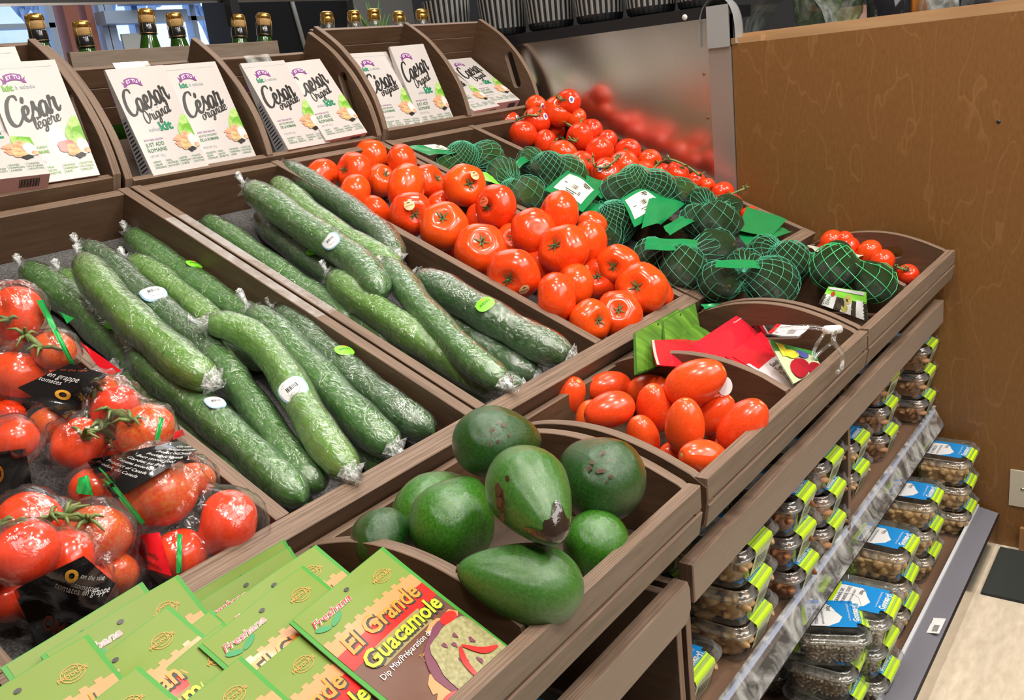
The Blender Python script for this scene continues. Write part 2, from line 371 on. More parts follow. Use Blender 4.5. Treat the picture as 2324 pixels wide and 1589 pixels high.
# moulded grey end cap
b = MB(); prof = []
for i in range(15):
    a = math.pi*i/14; prof.append((-.045*math.cos(a), .105*math.sin(a)**.6 if 0 < i < 14 else 0))
out = [[(x_, -.20+p[0]*(1-.12*q), 1.135+p[1]*(1-.1*q)) for p in prof] for q, x_ in ((0.0, .0), (0, .04), (.35, .052), (1.2, .056), (1.9, .052), (4, .05))]
b.grid([[(p[0]-.01, p[1], p[2]) for p in row] for row in out]); 
b.box((-.012, -.23, 1.13), (.03, -.178, 1.221)); b.build('end_cap', GREY, t)
# mirrored handle-like clear hood behind the cap
b = MB(); pr = [(y, 1.13+.105*math.sqrt(max(0, 1-((y+.33)/.10)**2))) for y in np.linspace(-.43, -.23, 16)]
b.grid([[(x_, y, z) for (y, z) in pr] for x_ in (.06, .2)]); b.build('clear_hood', film('grey_clear_plastic', (.7, .75, .72), .12, .1, 20, .1), t)

# ================================================================ TRAYS (upper sloped tier)
GRIT = mat('speckled_grey_liner', (.028, .026, .028), .9, var=(.14, .135, .13), vscale=420, bump=.4, bscale=300)
VL = .754; HB = .09; TH = .018
def trayM(x, v, h): return TM @ Matrix.Translation((x, v, h))
TB = Matrix(((0, 0, 1, 0), (1, 0, 0, 0), (0, 1, 0, 0), (0, 0, 0, 1)))      # local(x,y,z) -> tray(v=x, h=y, x=z)
TFm = Matrix(((1, 0, 0, 0), (0, 0, -1, 0), (0, 1, 0, 0), (0, 0, 0, 1)))    # local(x,y,z) -> tray(x=x, h=y, v=-z)
trays = []
TXS = [(-.612, -.318, -.001), (.004, .306, .598), (.606, .9, 1.198)]
TLAB = ['stained plywood produce tray at the left holding bagged tomatoes and cucumbers', 'stained plywood produce tray in the middle holding cucumbers and loose beef tomatoes', 'stained plywood produce tray at the right holding netted avocados and vine tomatoes']
for k, (xa, xm, xb) in enumerate(TXS):
    o = empty('produce_tray', T(xa, 0, -.09), label=TLAB[k], category='tray', group='sloping produce trays')
    board('front_rail', rect(xa, -HB, xb, 0), .028, TM @ TFm, o)                    # v from 0 to -.028
    board('back_board', rect(xa+TH, -HB, xb-TH, -.002), .018, TM @ Matrix.Translation((0, VL, 0)) @ TFm, o)
    for nm, x in (('side_board', xa), ('divider', xm-TH/2), ('side_board', xb-TH)):
        board(nm, rect(.0005, -HB, VL, 0), TH, TM @ Matrix.Translation((x, 0, 0)) @ TB, o)
    b = MB(); b.add([T(xa+.01, 0, -.0895)-np.array(o.location), T(xb-.01, 0, -.0895)-np.array(o.location), T(xb-.01, VL, -.0895)-np.array(o.location), T(xa+.01, VL, -.0895)-np.array(o.location)], [(0, 1, 2, 3)])
    b.build('base_board', DARKW, o)
    b = MB()
    for a0, a1 in ((xa+TH, xm-TH/2), (xm+TH/2, xb-TH)):
        q = [T(a0+.001, .001, -.078), T(a1-.001, .001, -.078), T(a1-.001, VL-.02, -.078), T(a0+.001, VL-.02, -.078)]
        b.add([p-np.array(o.location) for p in q], [(0, 1, 2, 3)])
    b.build('liner', GRIT, o)
    trays.append(o)
# clear tape strips on the board tops near the back
b = MB()
for (x0, x1) in ((-.018, -.002), (.006, .021)):
    b.add([T(x0, .28, .0006), T(x1, .28, .0006), T(x1, .63, .0006), T(x0, .63, .0006)], [(0, 1, 2, 3)])
b.build('clear_tape', film('clear_tape_film', haze=.1, rough=.22, bscale=30, gloss=1.0), label='clear tape stuck along the two board tops between the cucumber bins', category='tape')

# ================================================================ FRONT CRATES (lower tier)
ARC = [(-.012, .676), (-.03, .690), (-.06, .701), (-.1, .7115), (-.15, .7155), (-.2, .711), (-.25, .6975), (-.295, .6795)]
ARCs = [tuple(p) for p in cat_rom(ARC, 4)]
BOT = [(-.3155, .666), (-.3155, .648), (-.310, .618), (-.298, .606), (-.24, .600), (-.02, .600)]
CX = [(-.612, -.305, -.004), (.012, .309, .598), (.607, .896, 1.196)]
CLAB = ['stained plywood crate on the lower tier holding guacamole mix packets and large green avocados', 'stained plywood crate on the lower tier holding plum tomatoes and dip packets', 'stained plywood crate on the lower tier holding a net of avocados beside loose tomatoes']
for k, (xa, xm, xb) in enumerate(CX):
    o = empty('display_crate', (xa, -.16, .58), label=CLAB[k], category='crate', group='curved sided crates')
    outl = ARCs+BOT
    hole = slot(-.17, .667, .095, .024, -.12)
    for nm, x, th in (('side_board', xa, .014), ('side_board', xb-.014, .014)):
        board(nm, outl, th, YZ(x), o, holes=[hole])
    board('divider', ARCs[:-3]+[(-.296, .676), (-.296, .622), (-.02, .612)], .014, YZ(xm-.007), o)
    # front: upper slat vertical, lower slat canted
    board('front_slat', rect(xa+.0005, .649, xb-.0005, .6765), .016, basis((0, -.3005, 0), (1, 0, 0), (0, 0, 1)) , o, face=SLAT)
    board('lower_slat', rect(xa+.0005, 0, xb-.0005, .0295), .0125, basis((0, -.2995, .6175), (1, 0, 0), (0, -.19, .982)), o, face=SLAT)
    board('back_board', rect(xa+.015, .605, xb-.015, .686), .012, basis((0, -.018, 0), (1, 0, 0), (0, 0, 1)), o)
    board('base_board', rect(xa+.015, -.275, xb-.015, -.032), .006, basis((0, 0, .6045), (1, 0, 0), (0, 1, 0)), o, face=DARKW, edge=DARKW)  # edge dark as well, painting the shade of the gap below the crate

# ================================================================ BACK CRATES (top tier)
def vh(v, h): return (T0+SV*v+SN*h)
BARC = [(1.003, .166), (.985, .163), (.955, .157), (.922, .148), (.885, .132), (.858, .118), (.825, .095), (.802, .075), (.778, .046), (.762, .022)]
BARCs = [tuple(p) for p in cat_rom(BARC, 3)]
BX = [(-.612, -.31, -.008), (.0, .302, .604), (.606, .9, 1.196)]
BLAB = ['curved plywood crate at the back left holding light salad kit boxes', 'curved plywood crate at the back middle holding four salad kit boxes', 'curved plywood crate at the back right holding salad kit boxes beside the steel panel']
for k, (xa, xm, xb) in enumerate(BX):
    dh = -.012 if k == 1 else 0
    o = empty('display_crate', T(xa, .77, -.03), label=BLAB[k], category='crate', group='curved sided crates')
    outl = BARCs+[(.762, -.03), (1.03, -.03), (1.03, .02)]
    hole = slot(.862, .078, .095, .024, .93)
    BM = TM @ Matrix.Translation((0, 0, dh))
    for nm, x, hs in (('side_board', xa, [hole]), ('divider', xm-.007, []), ('side_board', xb-.014, [hole])):
        board(nm, outl, .014, BM @ Matrix.Translation((x, 0, 0)) @ TB, o, holes=hs)
    board('front_lip', rect(xa+.015, -.03, xb-.015, .018), .014, BM @ Matrix.Translation((0, .775, 0)) @ TFm, o, face=WOOD)
    for j in range(1 if k == 1 else 0, 4):
        board('back_slat', rect(xa+.001, .118-.037*j+.002, xb-.001, .152-.037*j+.004), .012, BM @ Matrix.Translation((0, 1.017, 0)) @ TFm, o, face=WOOD)
    board('base_board', rect(xa+.015, .777, xb-.015, 1.0), .01, BM @ Matrix.Translation((0, 0, -.028)), o, face=DARKW)
board('header_plank', rect(0.11, 0, .60, .05), .012, basis((0, .985, 1.205), (1, 0, 0), (0, 0, 1)), None, face=SLAT, label='thin stained plank standing behind the middle back crate', category='plank')

# ================================================================ STAND: deck, rails, shelves
DK = mat('near_black_stand', (.006, .006, .006), .8)  # near black, puts the shade of the under-crate gap into the colour
def stand(xa, xb, lab, ry, rz):
    o = empty('display_stand', (xa, 0, 0), label=lab, category='display stand', group='display stands')
    def bx(nm, lo, hi, m_):
        b = MB(); b.box([lo[i]-o.location[i] for i in range(3)], [hi[i]-o.location[i] for i in range(3)]); return b.build(nm, m_, o)
    # sloping deck under trays and back crates
    b = MB(); q = [T(x, v, h)-np.array(o.location) for x in (xa+.002, xb-.002) for v in (.0, 1.2) for h in (-.105, -.0925)]
    b.add(q, [(0, 2, 3, 1), (4, 5, 7, 6), (0, 1, 5, 4), (2, 6, 7, 3), (0, 4, 6, 2), (1, 3, 7, 5)]); b.build('deck', DK, o)
    bx('lower_deck', (xa+.002, -.245, .556), (xb-.002, .0, .578), DK)
    bx('back_panel', (xa+.002, .12, .05), (xb-.002, .134, .6), DARKW)
    board('rail', rect(xa+.006, rz, xb-.006, rz+.05) if xa > -.1 else [(xa, rz), (xb-.02, rz), (xb-.008, rz+.014), (xb-.008, rz+.04), (xb-.012, rz+.05), (xa, rz+.05)], .02, basis((0, ry+.02, 0), (1, 0, 0), (0, 0, 1)), o, face=FASC, bevel=.0015)
    b = MB(); lo = o.location
    b.add([Vector((xb-.06 if xb < .5 else .55, ry-.0006, .52))-lo, Vector((xb-.03 if xb < .5 else .58, ry-.0006, .52))-lo, Vector((xb-.01 if xb < .5 else .6, ry-.0006, .55))-lo, Vector((xb-.055 if xb < .5 else .57, ry-.0006, .545))-lo], [(0, 1, 2, 3)])
    return o, bx
sa, bxa = stand(-.9, 0, 'black and taupe display stand under the nearest crates', -.298, .505)
sb, bxb = stand(0.003, 1.218, 'black and taupe display stand under the far crates with two shelves of nut tubs', -.294, .5135)
def shelf(o, bx, xa, xb, sides):
    board('upper_shelf', rect(xa, -.278, xb, .118), .018, basis((0, 0, .282), (1, 0, 0), (0, 1, 0)), o, face=SHELFW)
    board('lower_shelf', rect(xa, -.372, xb, .118), .018, basis((0, 0, .052), (1, 0, 0), (0, 1, 0)), o, face=SHELFW)
    for x in sides:
        board('side_board', rect(-.283, .3005, .118, .535), .012, YZ(x), o, face=DARKW)
    bx('skirt', (xa, -.414, 0), (xb, -.40, .082), STEEL)
shelf(sb, bxb, .003, 1.216, (.004, .606))
shelf(sa, bxa, -.9, -.003, (-.02,))
board('side_board', rect(-.283, .0705, .118, .28), .012, YZ(.006), sb, face=DARKW)
# price channels
CLEARP = film('clear_price_rail', (.8, .85, .98), .27, .12, 25, .15, gloss=1.6)
CHG = mat('grey_price_strip', (.16, .16, .19), .4)
CHW = mat('white_rail_plastic', (.62, .64, .68), .3)
for (o, xa, xb) in ((sb, .004, 1.212), (sa, -.9, -.004)):
    lx = o.location.x
    def P(x, y, z): return (x-lx, y, z)
    b = MB(); y0, z0, y1, z1 = -.2785, .318, -.302, .276
    b.add([P(xa, y0, z0), P(xb, y0, z0), P(xb, y1, z1), P(xa, y1, z1)], [(0, 1, 2, 3)])
    b.add([P(xa, y0+.001, z0+.002), P(xb, y0+.001, z0+.002), P(xb, y0-.006, z0+.001), P(xa, y0-.006, z0+.001)], [(0, 1, 2, 3)])
    b.build('clear_price_rail', CLEARP, o)
    b = MB(); b.add([P(xa, -.2795, .314), P(xb, -.2795, .314), P(xb, -.2835, .3065), P(xa, -.2835, .3065)], [(0, 1, 2, 3)], 0)
    b.add([P(xa, -.2985, .281), P(xb, -.2985, .281), P(xb, -.3025, .274), P(xa, -.3025, .274)], [(0, 1, 2, 3)], 1)
    b.build('price_rail_back', [CHW, BLACK], o)
    b = MB(); b.box(P(xa, -.378, .0695), P(xb, -.372, .0965), 0)
    b.add([P(xa, -.378, .091), P(xb, -.378, .091), P(xb, -.417, .083), P(xa, -.417, .083)], [(0, 3, 2, 1)], 1)
    b.add([P(xa, -.417, .083), P(xb, -.417, .083), P(xb, -.42, .078), P(xa, -.42, .078)], [(0, 3, 2, 1)], 2)
    b.build('lower_price_rail', [CHW, CHG, BLACK], o)
# dark tread strip in front of the skirt already floor
# ================================================================ metal rack behind (black shelf and posts)
t = empty('metal_rack', (.3, 1.15, 0), label='black metal rack whose shelf edge crosses the top left above the bottles', category='rack')
o0 = t.location
def rb(nm, lo, hi, m_=BLACK):
    b = MB(); b.box([lo[i]-o0[i] for i in range(3)], [hi[i]-o0[i] for i in range(3)]); return b.build(nm, m_, t)
rb('shelf_edge', (-.4, 1.06, 1.352), (.92, 1.08, 1.40))
b = MB(); b.box((-.7, -.093, 1.347), (.62, -.09, 1.3515)); b.build('bright_trim', STEEL, t)
rb('shelf_plate', (-.4, 1.08, 1.375), (.92, 1.10, 1.395))
rb('post', (.53, 1.025, 1.295), (.552, 1.047, 1.40)); rb('post', (.538, 1.03, .9), (.546, 1.04, 1.30)); rb('post', (1.05, 1.2, .9), (1.075, 1.225, 1.45))
# ================================================================ PRODUCE GENERATORS
def sph(nu, nv, fn):
    rows = []
    for i in range(nv+1):
        th = math.pi*i/nv
        rows.append([np.array(fn(th, 2*math.pi*j/nu)) for j in range(nu+1)])
    return rows
def solid_rev(fn, nu=28, nv=20):
    b = MB(); b.grid(sph(nu, nv, fn)); return b
RED = mat('tomato_skin', (.78, .04, .006), .2, coat=.15, var=(.86, .065, .008), vscale=9, rand=.008)
REDV = mat('vine_tomato_skin', (.72, .028, .006), .18, coat=.2, var=(.84, .05, .008), vscale=12, rand=.006)
ROMA = mat('plum_tomato_skin', (.8, .045, .01), .24, coat=.15, var=(.88, .08, .015), vscale=12, rand=.008)
UNRIPE = mat('ripening_tomato_skin', (.72, .03, .01), .25, coat=.4, var=(.62, .17, .02), vscale=11)
CALYX = mat('dry_green_calyx', (.05, .085, .02), .6, var=(.14, .16, .05), vscale=60)
VINE = mat('green_vine', (.1, .17, .04), .5, var=(.2, .24, .08), vscale=90)
def tomato_mesh(seed, flat=.82, lob=.05, k=5, dim=.28, m_=None, n=28):
    rr = random.Random(seed); ph = rr.uniform(0, 6); k = k+rr.choice((0, 1)); e1 = rr.uniform(-.05, .05)
    def fn(th, p):
        L = 1+lob*math.cos(k*p+ph)*math.sin(th)**.7*(.5+.5*math.cos(th))+e1*math.cos(2*p)
        r = math.sin(th)*L
        z = flat*math.cos(th)
        g = math.exp(-(math.sin(th)/.33)**2)
        z -= dim*g*(1 if th < math.pi/2 else -.25)
        z += .0
        return (r*math.cos(p), r*math.sin(p), z)
    b = solid_rev(fn, n, 20); return b.mesh('tomato', m_ or RED)
def calyx_mesh(seed, stem=.35):
    rr = random.Random(seed); b = MB(); n = 6
    for i in range(n):
        a = 2*math.pi*i/n+rr.uniform(-.3, .3); L = rr.uniform(.3, .5); w = .06
        d = np.array((math.cos(a), math.sin(a), 0)); t_ = np.array((-d[1], d[0], 0)); up = rr.uniform(.0, .16)
        rows = []
        for q in range(5):
            s_ = q/4; c = d*L*s_+np.array((0, 0, .02+up*s_*s_+.05*math.sin(s_*3))); ww = w*(1-s_)**.7
            rows.append([c-t_*ww, c+np.array((0, 0, .015)), c+t_*ww])
        b.grid(rows)
    b.tube([(0, 0, -.02), (.02, 0, stem*.5), (.06, .03, stem)], [.05, .035, .045], 6)
    return b.mesh('calyx', CALYX)
TOMS = [tomato_mesh(i) for i in range(6)]
VTOMS = [tomato_mesh(20+i, .88, .02, 4, .16, REDV, 24) for i in range(4)]
BTOMS = [tomato_mesh(40+i, .86, .03, 5, .2, [REDV, UNRIPE, REDV][i % 3]) for i in range(3)]
CALS = [calyx_mesh(i) for i in range(4)]
def rotto(d, roll=0):
    return Vector([float(c) for c in d]).to_track_quat('Z', 'Y').to_matrix().to_4x4() @ Matrix.Rotation(roll, 4, 'Z')
def settle(items, base, n_, tight=.86, xb=None, mx=.07):
    """items: list of dicts with px,py,rp,h ; push apart along the line of sight so that none overlap and none sinks below the base plane"""
    base = np.array(base, float); n_ = np.array(n_, float)
    for it in items:
        it['d'] = ray(it['px'], it['py']); it['t'] = (base+n_*it['h']-CP)@n_/(it['d']@n_)
    done = []
    for it in sorted(items, key=lambda q: q['h']):
        t0 = it['t']
        def upd():
            it['r'] = it['rp']/FPX*it['t']; it['P'] = CP+it['d']*it['t']
        upd()
        for _ in range(60):
            bad = (it['P']-base)@n_ < it['r']*it.get('fl', .85)
            if xb and it['P'][0] > xb[1]-it['r']*.92: bad = True
            for q in done:
                if np.linalg.norm(it['P']-q['P']) < (it['r']+q['r'])*tight: bad = True; break
            if not bad or t0-it['t'] > (mx if not (xb and it['P'][0] > xb[1]-it['r']*.92) else .3): break
            it['t'] -= .003; upd()
        if xb and it['P'][0] < xb[0]+it['r']*.9: it['P'] = it['P']+np.array([min(xb[0]+it['r']*.9-it['P'][0], .02), 0, 0])
        done.append(it)
    return items
def local(parent, P): return Vector([float(c) for c in P])-parent.location

# --- stickers: little curved discs lying on a surface given by a function point(a,b)
def disc_patch(b, cen, nrm, up, rx, ry, R, lift=.0006, mi=0, n=20, sq=2.0):
    """disc of radii rx, ry bent over a sphere of radius R, centred at cen with outward normal nrm"""
    nrm = np.array(nrm, float)/np.linalg.norm(nrm); up = np.array(up, float); up = up-(up@nrm)*nrm; up /= np.linalg.norm(up); rt = np.cross(up, nrm)
    def pt(x, y, l=lift):
        d2 = x*x+y*y; drop = R-math.sqrt(max(R*R-d2, 0)) if R else 0
        return cen+rt*x+up*y-nrm*drop+nrm*l
    v = [pt(0, 0)]; f = []
    for q in (.5, 1):
        for j in range(n):
            a = 2*math.pi*j/n; c, s_ = math.cos(a), math.sin(a)
            k_ = (abs(c)**sq+abs(s_)**sq)**(-1/sq)
            v.append(pt(rx*q*c*k_, ry*q*s_*k_))
    for j in range(n):
        f.append((0, 1+j, 1+(j+1) % n)); f.append((1+j, 1+n+j, 1+n+(j+1) % n, 1+(j+1) % n))
    b.add(v, f, mi, None, True); return pt
def ink_rect(b, pt, x0, y0, x1, y1, mi, l):
    b.add([pt(x0, y0, l), pt(x1, y0, l), pt(x1, y1, l), pt(x0, y1, l)], [(0, 1, 2, 3)], mi)
_tc = {}
def text_tris(s, shear=0, bold=0, sx=1.0):
    key = (s, shear, bold, sx)
    if key in _tc: return _tc[key]
    cu = bpy.data.curves.new('t', 'FONT'); cu.body = s; cu.size = 1; cu.shear = shear; cu.offset = bold; cu.resolution_u = 2; cu.fill_mode = 'BOTH'
    o = bpy.data.objects.new('t', cu); COL.objects.link(o); dg = bpy.context.evaluated_depsgraph_get(); dg.update()
    me = bpy.data.meshes.new_from_object(o.evaluated_get(dg))
    vs = np.array([v.co[:2] for v in me.vertices]) if len(me.vertices) else np.zeros((0, 2)); fs = [tuple(p.vertices) for p in me.polygons]
    bpy.data.objects.remove(o); bpy.data.curves.remove(cu); bpy.data.meshes.remove(me)
    if len(vs): vs[:, 0] -= vs[:, 0].min(); vs[:, 0] *= sx
    w = vs[:, 0].max() if len(vs) else 0
    _tc[key] = (vs, fs, w); return _tc[key]
def put_text(b, s, x, y, size, S, mi, ang=0, shear=0, bold=0, sx=1.0, fit=None, align='L', lift=.0004, arch=0):
    """S(x,y,lift)->3D ; x,y in metres on the surface"""
    vs, fs, w = text_tris(s, shear, bold, sx)
    if not len(vs): return
    k = size
    kx = k if fit is None else fit/w
    if fit is not None and size is None: k = kx
    ox = {'L': 0, 'C': -w*kx/2, 'R': -w*kx}[align]
    c, s_ = math.cos(ang), math.sin(ang); out = []
    for p in vs:
        px, py = p[0]*kx+ox, p[1]*k
        if arch: py += arch*(1-((px-ox)/(w*kx)*2-1)**2)
        out.append(S(x+px*c-py*s_, y+px*s_+py*c, lift))
    b.add(out, fs, mi)
INK = {}
def ink(name, col, rough=.45):
    if name not in INK: INK[name] = mat('ink_'+name, col, rough)
    return INK[name]
STK_W = mat('white_sticker', (.78, .8, .8), .35); STK_B = mat('pale_blue_sticker_rim', (.3, .5, .66), .35); STK_G = mat('lime_sticker', (.22, .75, .03), .4); STK_C = mat('cream_sticker', (.75, .5, .24), .4)
STK_O = mat('salmon_sticker', (.72, .14, .05), .4)
def add_sticker(parent, cen, nrm, up, R, kind='cream', r=.011):
    b = MB(); o_ = np.array(parent.matrix_world.translation) if False else np.zeros(3)
    if kind == 'cream':
        pt = disc_patch(b, cen, nrm, up, r, r, R, .0006, 0)
        put_text(b, 'SAVOURA', 0, -r*.2, r*.42, pt, 1, align='C', lift=.0009, bold=.01, fit=r*1.55)
        disc_patch(b, pt(0, r*.55, 0), nrm, up, r*.35, r*.14, 0, .001, 1)
        return b.build('sticker', [STK_C, ink('maroon', (.2, .03, .02))], parent)
    if kind == 'salmon':
        pt = disc_patch(b, cen, nrm, up, r, r, R, .0006, 0)
        put_text(b, 'SAVOURA', 0, -r*.2, r*.42, pt, 1, align='C', lift=.0009, bold=.01, fit=r*1.55)
        disc_patch(b, pt(0, r*.55, 0), nrm, up, r*.35, r*.14, 0, .001, 1)
        return b.build('sticker', [STK_O, ink('maroon', (.2, .03, .02))], parent)
    if kind == 'white':   # big white and blue label with bar code
        pt = disc_patch(b, cen, nrm, up, r, r*1.12, R, .0006, 0, sq=2.6)
        disc_patch(b, cen, nrm, up, r*.9, r*1.02, R, .0009, 1, sq=2.6)
        rr = random.Random(5)
        for i in range(9):
            x = -r*.42+i*r*.1; ink_rect(b, pt, x, -r*.25, x+r*rr.choice((.03, .06)), r*.12, 2, .0012)
        for j, (w0, y0) in enumerate(((.5, .3), (.6, .45), (.45, .6), (.5, -.4), (.4, -.55), (.3, -.68))): ink_rect(b, pt, -r*w0, r*y0, r*w0, r*(y0+.05), 3, .0012)
        return b.build('sticker', [STK_B, STK_W, TEXTK, ink('grey', (.35, .38, .42))], parent)
    if kind == 'lime':
        pt = disc_patch(b, cen, nrm, up, r, r*.8, R, .0006, 0, sq=2.4)
        put_text(b, '#4593', 0, -r*.1, r*.5, pt, 1, align='C', lift=.0009)
        disc_patch(b, pt(r*.1, r*.45, 0), nrm, up, r*.2, r*.14, 0, .001, 2)
        return b.build('sticker', [STK_G, ink('dark_green', (.02, .16, .03)), ink('orange', (.8, .3, .03))], parent)
    if kind == 'oval':
        pt = disc_patch(b, cen, nrm, up, r*.75, r, R, .0006, 0)
        disc_patch(b, pt(0, r*.1, 0), nrm, up, r*.4, r*.45, 0, .001, 1)
        ink_rect(b, pt, -r*.45, -r*.5, r*.45, -r*.38, 1, .0011)
        return b.build('sticker', [STK_W, ink('violet', (.1, .06, .35))], parent)
    if kind == 'blue':
        pt = disc_patch(b, cen, nrm, up, r*.7, r*1.25, R, .0006, 0)
        disc_patch(b, cen, nrm, up, r*.6, r*1.12, R, .0009, 1)
        ink_rect(b, pt, -r*.45, .1*r, r*.45, r*.8, 2, .0013)
        for q in range(4): ink_rect(b, pt, -r*.35, -r*(.15+.2*q), r*.35, -r*(.08+.2*q), 3, .0013)
        return b.build('sticker', [ink('yellow_rim', (.75, .5, .05)), STK_W, ink('sky_blue', (.1, .3, .6)), ink('grey', (.35, .38, .42))], parent)
VIEWN = lambda P: (CP-np.array(P))/np.linalg.norm(CP-np.array(P))
def on_sphere(px, py, C, R):
    d = ray(px, py); d = d/np.linalg.norm(d); oc = CP-C; bq = oc@d; disc = bq*bq-(oc@oc-R*R)
    t = -bq-math.sqrt(disc) if disc > 0 else -bq
    return CP+d*t

# ---------------------------------------------------------------- loose beef tomatoes (bin between the dividers)
# px, py, radius px, height layer, stem pixel or None, sticker
BEEF = [(728, 404, 40, 0, (760, 425), None), (803, 390, 40, .02, (772, 383), None), (840, 360, 38, 0, None, None), (913, 367, 37, 0, None, None),
        (866, 410, 36, -.01, (880, 388), None), (803, 441, 41, .015, None, None), (922, 425, 48, .03, None, None), (973, 414, 38, .0, (1000, 400), None),
        (852, 480, 34, 0, None, None), (934, 486, 46, .025, (945, 488), ('cream', 929, 466)), (1007, 514, 52, .03, (1003, 486), None), (1054, 421, 45, .03, (1070, 415), ('cream', 1078, 398)),
        (1126, 471, 46, .03, (1097, 470), ('salmon', 1098, 458)), (1093, 500, 37, 0, None, None), (1005, 468, 34, -.01, None, None), (1091, 566, 55, .03, (1095, 540), None),
        (1166, 549, 40, .01, (1164, 533), None), (1211, 527, 49, .03, None, None), (1267, 489, 50, .035, None, None), (1279, 567, 54, .035, (1250, 553), None),
        (1336, 553, 45, .01, None, None), (1164, 625, 56, .03, (1150, 640), ('cream', 1190, 658)), (1229, 608, 45, .0, None, None), (1254, 683, 54, .03, None, None),
        (1303, 650, 48, .02, None, None), (1358, 633, 44, .005, (1354, 625), ('cream', 1327, 612)), (1402, 603, 45, .01, (1387, 607), None), (1456, 657, 55, .03, (1438, 648), None),
        (1340, 729, 46, .02, (1367, 727), None), (1404, 714, 50, .02, (1404, 698), None), (1496, 665, 35, -.01, None, None), (1040, 565, 32, -.02, None, None), (1345, 508, 30, -.02, None, None), (925, 515, 28, -.02, None, None)]
its = [dict(px=a, py=b_, rp=c, h=.045+h, lay=h, stem=s_, st=k_) for a, b_, c, h, s_, k_ in BEEF]
settle(its, T0-SN*.07, SN, xb=(.313, .583))
ORD = ['first', 'second', 'third', 'fourth', 'fifth', 'sixth', 'seventh', 'eighth', 'ninth', 'tenth']
def rank_rows(items, per):
    s_ = sorted(items, key=lambda q: toT(q['P'])[1]); 
    for r0 in range(0, len(s_), per):
        row = sorted(s_[r0:r0+per], key=lambda q: q['P'][0])
        for j, q in enumerate(row): q['row'] = r0//per; q['col'] = j; q['nrow'] = len(row)
rank_rows(its, 4)
rr = random.Random(11)
for k, it in enumerate(its):
    R_ = it['r']; P = it['P']
    if it['stem']: d = on_sphere(it['stem'][0], it['stem'][1], P, R_)-P
    else: d = np.array([rr.uniform(-.6, .9), rr.uniform(.1, 1), rr.uniform(-.8, .35)])
    lab = 'loose beef tomato, %s row up from the front rail, %s from the left' % (ORD[it['row']], ORD[it['col']])
    t = empty('beef_tomato', P, label=lab, category='tomato', group='loose beef tomatoes')
    Rm_ = rotto(d, rr.uniform(0, 6)); S_ = Matrix.Scale(R_*1.12, 4)
    inst('flesh', TOMS[k % 6], t, Rm_ @ S_)
    if it['stem']:
        inst('calyx', CALS[k % 4], t, Rm_ @ S_ @ Matrix.Translation((0, 0, .58)) @ Matrix.Scale(.8, 4))
    if it['st']:
        c = on_sphere(it['st'][1], it['st'][2], P, R_*1.04)-P
        add_sticker(t, c*1.005, c, (0, .3, 1), R_, it['st'][0], .0095)

# ---------------------------------------------------------------- vine tomatoes (trusses) at the far right
def truss(name_lab, toms, stem_path, group='tomato trusses', cal=None, base=T0-SN*.078, n_=SN, h0=.055, mts=VTOMS, name='vine_tomato_truss', xb=(.91, 1.178)):
    its = [dict(px=a[0], py=a[1], rp=a[2], h=h0+(a[3] if len(a) > 3 else 0)) for a in toms]
    settle(its, base, n_, .84, xb)
    t = empty(name, its[0]['P'], label=name_lab, category='tomatoes', group=group)
    cen = np.mean([i['P'] for i in its], 0)
    sp = None
    if stem_path:
        hp = its[0]['t']; pts = []
        for (x, y) in stem_path:
            j = min(range(len(its)), key=lambda q: (its[q]['px']-x)**2+(its[q]['py']-y)**2)
            tt = its[j]['t']-its[j]['r']*.98
            pts.append(CP+ray(x, y)*tt-np.array(t.location))
        sp = cat_rom(pts, 5); b = MB(); b.tube(sp, [.0026]*len(sp), 6)
        for p in pts:
            for _ in range(3):
                q = p+np.array([rr.uniform(-1, 1), rr.uniform(-1, 1), rr.uniform(-.2, 1)])*.012; mq = (p+q)/2+np.array([0, 0, .003]); b.tube([p, mq, q], [.0018, .0014, .0007], 5)
        b.build('vine', VINE, t)
    for k, i in enumerate(its):
        if sp is not None:
            near = min(sp, key=lambda q: np.linalg.norm(q+np.array(t.location)-i['P'])); d = near+np.array(t.location)-i['P']
        else: d = np.array([rr.uniform(-1, 1), rr.uniform(-1, 1), rr.uniform(-.5, 1)])
        M = Matrix.Translation(local(t, i['P'])) @ rotto(d, rr.uniform(0, 6)) @ Matrix.Scale(i['r']*1.1, 4)
        f_ = inst('tomato', mts[k % len(mts)], t, M)
        if sp is not None: inst('calyx', CALS[k % 4], f_, Matrix.Translation((0, 0, .7)) @ Matrix.Scale(.8, 4))
        i['obj'] = t
    return t, its
